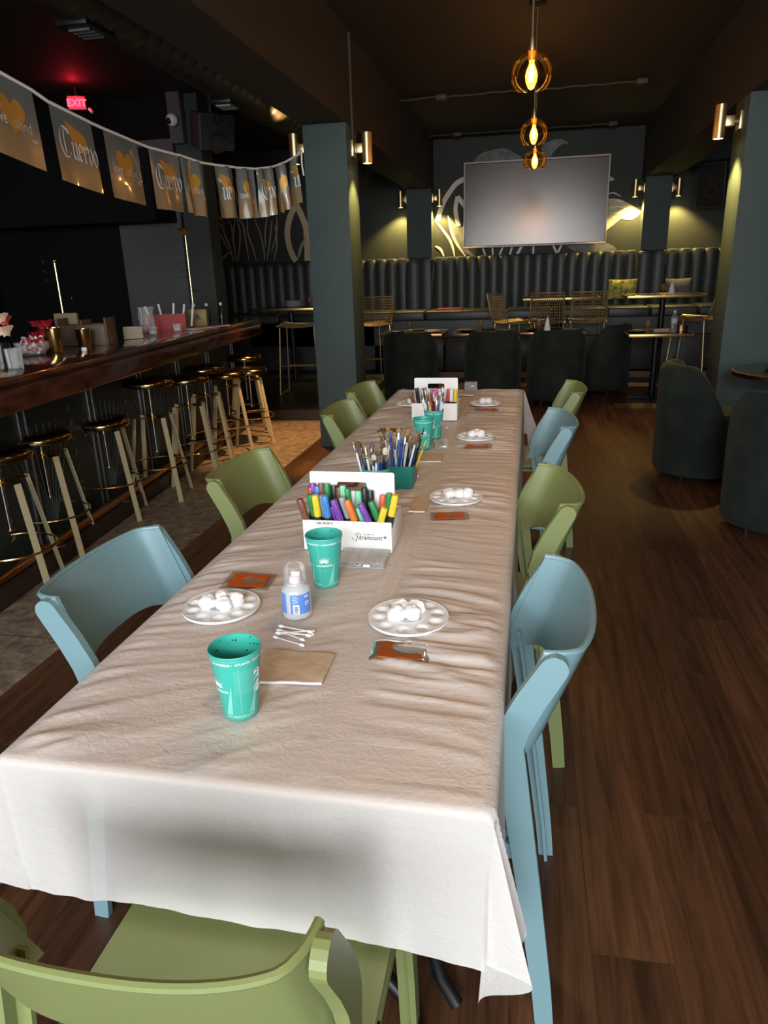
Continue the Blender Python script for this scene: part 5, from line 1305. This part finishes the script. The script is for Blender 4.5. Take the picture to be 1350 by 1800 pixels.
t = thing('remover_bottle', 'frosted bottle with blue label and clear cap beside the left palette', 'bottle', (-.482, 1.345, ZT)); t.scale = (1, 1, .87)
b = MB(); b.lathe([(0, 0), (.027, 0), (.0315, .004), (.0318, .072), (.029, .080), (.021, .086), (.019, .092), (0, .092)], 36); b.build('body', M['milky'], t)
b = MB(); b.lathe([(.0225, .086), (.0245, .088), (.0238, .128), (.020, .137), (0, .138)], 32); b.build('cap', M['clear'], t)
b = MB(); b.lathe([(.014, .092), (.013, .108), (.006, .112), (.006, .120), (0, .120)], 20); b.box((.004, -.002, .116), (.02, .012, .012), .003); b.build('pump_insert', mat('pinkish_white_plastic', (.8, .66, .68), .4), t)
fa = facing(-.482, 1.345)
def LB(a, z, r=.0321): return (r*math.cos(fa+a), r*math.sin(fa+a), z)
b = MB(); b.grid([[LB(-.45+.08*k, z) for k in range(20)] for z in (.018, .070)]); b.grid([[LB(-1.35+.08*k, z) for k in range(8)] for z in (.018, .072)]); lb = b.build('blue_label', M['bluelabel'], t)
b = MB(); b.grid([[LB(-.28+.06*k, z, .0323) for k in range(8)] for z in (.019, .044)]); b.build('barcode_panel', M['white_pl'], lb)
b = MB()
rb = random.Random(4); z = .0215
while z < .038:
    w_ = rb.choice([.0005, .0009, .0014]); b.grid([[LB(-.20+.05*k, q, .0325) for k in range(6)] for q in (z, z+w_)]); z += w_+rb.choice([.0005, .0009])
b.build('barcode', M['ink_black'], lb)
b = MB()
for k in range(7): z = .066-.0030*k; b.grid([[LB(-.30+.05*j, q, .0325) for j in range(7+k % 3)] for q in (z, z+.0011)])
for z, h in ((.060, .006), (.046, .004), (.040, .003)): b.grid([[LB(.55+.05*j, q, .0325) for j in range(8)] for q in (z, z+h)])
b.build('label_print', mat('pale_blue_print', (.55, .68, .9), .5), lb)

def bead_box(label, c, w, d, h, rz, n):
    t = thing('bead_box', label, 'box', (c[0], c[1], ZT), rz, 'clear plastic bead boxes')
    b = MB(); b.box((0, 0, .001), (w, d, .0015)); b.box((0, 0, h), (w, d, .0015))
    for s in (-1, 1): b.box((s*w/2, 0, h/2), (.0015, d, h)); b.box((0, s*d/2, h/2), (w, .0015, h))
    for k in range(1, 5): b.box((-w/2+w*k/5, 0, h/2), (.001, d, h))
    b.box((0, 0, h/2), (w, .001, h)); b.build('case', M['clear'], t)
    b = MB(); b.box((w*.15, -d/2-.003, h*.6), (.018, .005, .007), .001); b.build('clasp', M['white_pl'], t)
    b = MB(); b2 = MB(); rr = random.Random(n)
    for k in range(n):
        (b if k % 2 else b2).ball((rr.uniform(-.46, .46)*w, rr.uniform(-.45, .45)*d, .004+rr.random()*.004), rr.uniform(.0018, .0034), 6)
    o = b.build('beads', M['h_black'], t); o['kind'] = 'stuff'; o = b2.build('sequins', M['kraft'], t); o['kind'] = 'stuff'
bead_box('clear plastic box of beads in front of the near marker box', (-.405, 1.664), .125, .095, .014, .0, 130)
bead_box('small clear box of beads beside the third teal cup', (-.355, 2.95), .06, .11, .016, .2, 40)
bead_box('small clear box standing behind the far marker box', (-.345, 4.42), .075, .05, .05, .0, 30)
for k, (x, y, l) in enumerate([(-.384, 2.455, 'right of the square teal bin'), (-.372, 3.30, 'just before the far marker box'), (-.41, 1.63, 'near the clasp of the near bead box')]):
    q = MB(); q.box((0, 0, .002), (.013, .010, .003), .001); q.box((.004, .003, .005), (.007, .006, .003), .001); simple('paper_scrap', 'tiny white scrap lying '+l, 'scrap', q, M['paper_white'], (x, y, ZT+.001), .5*k)
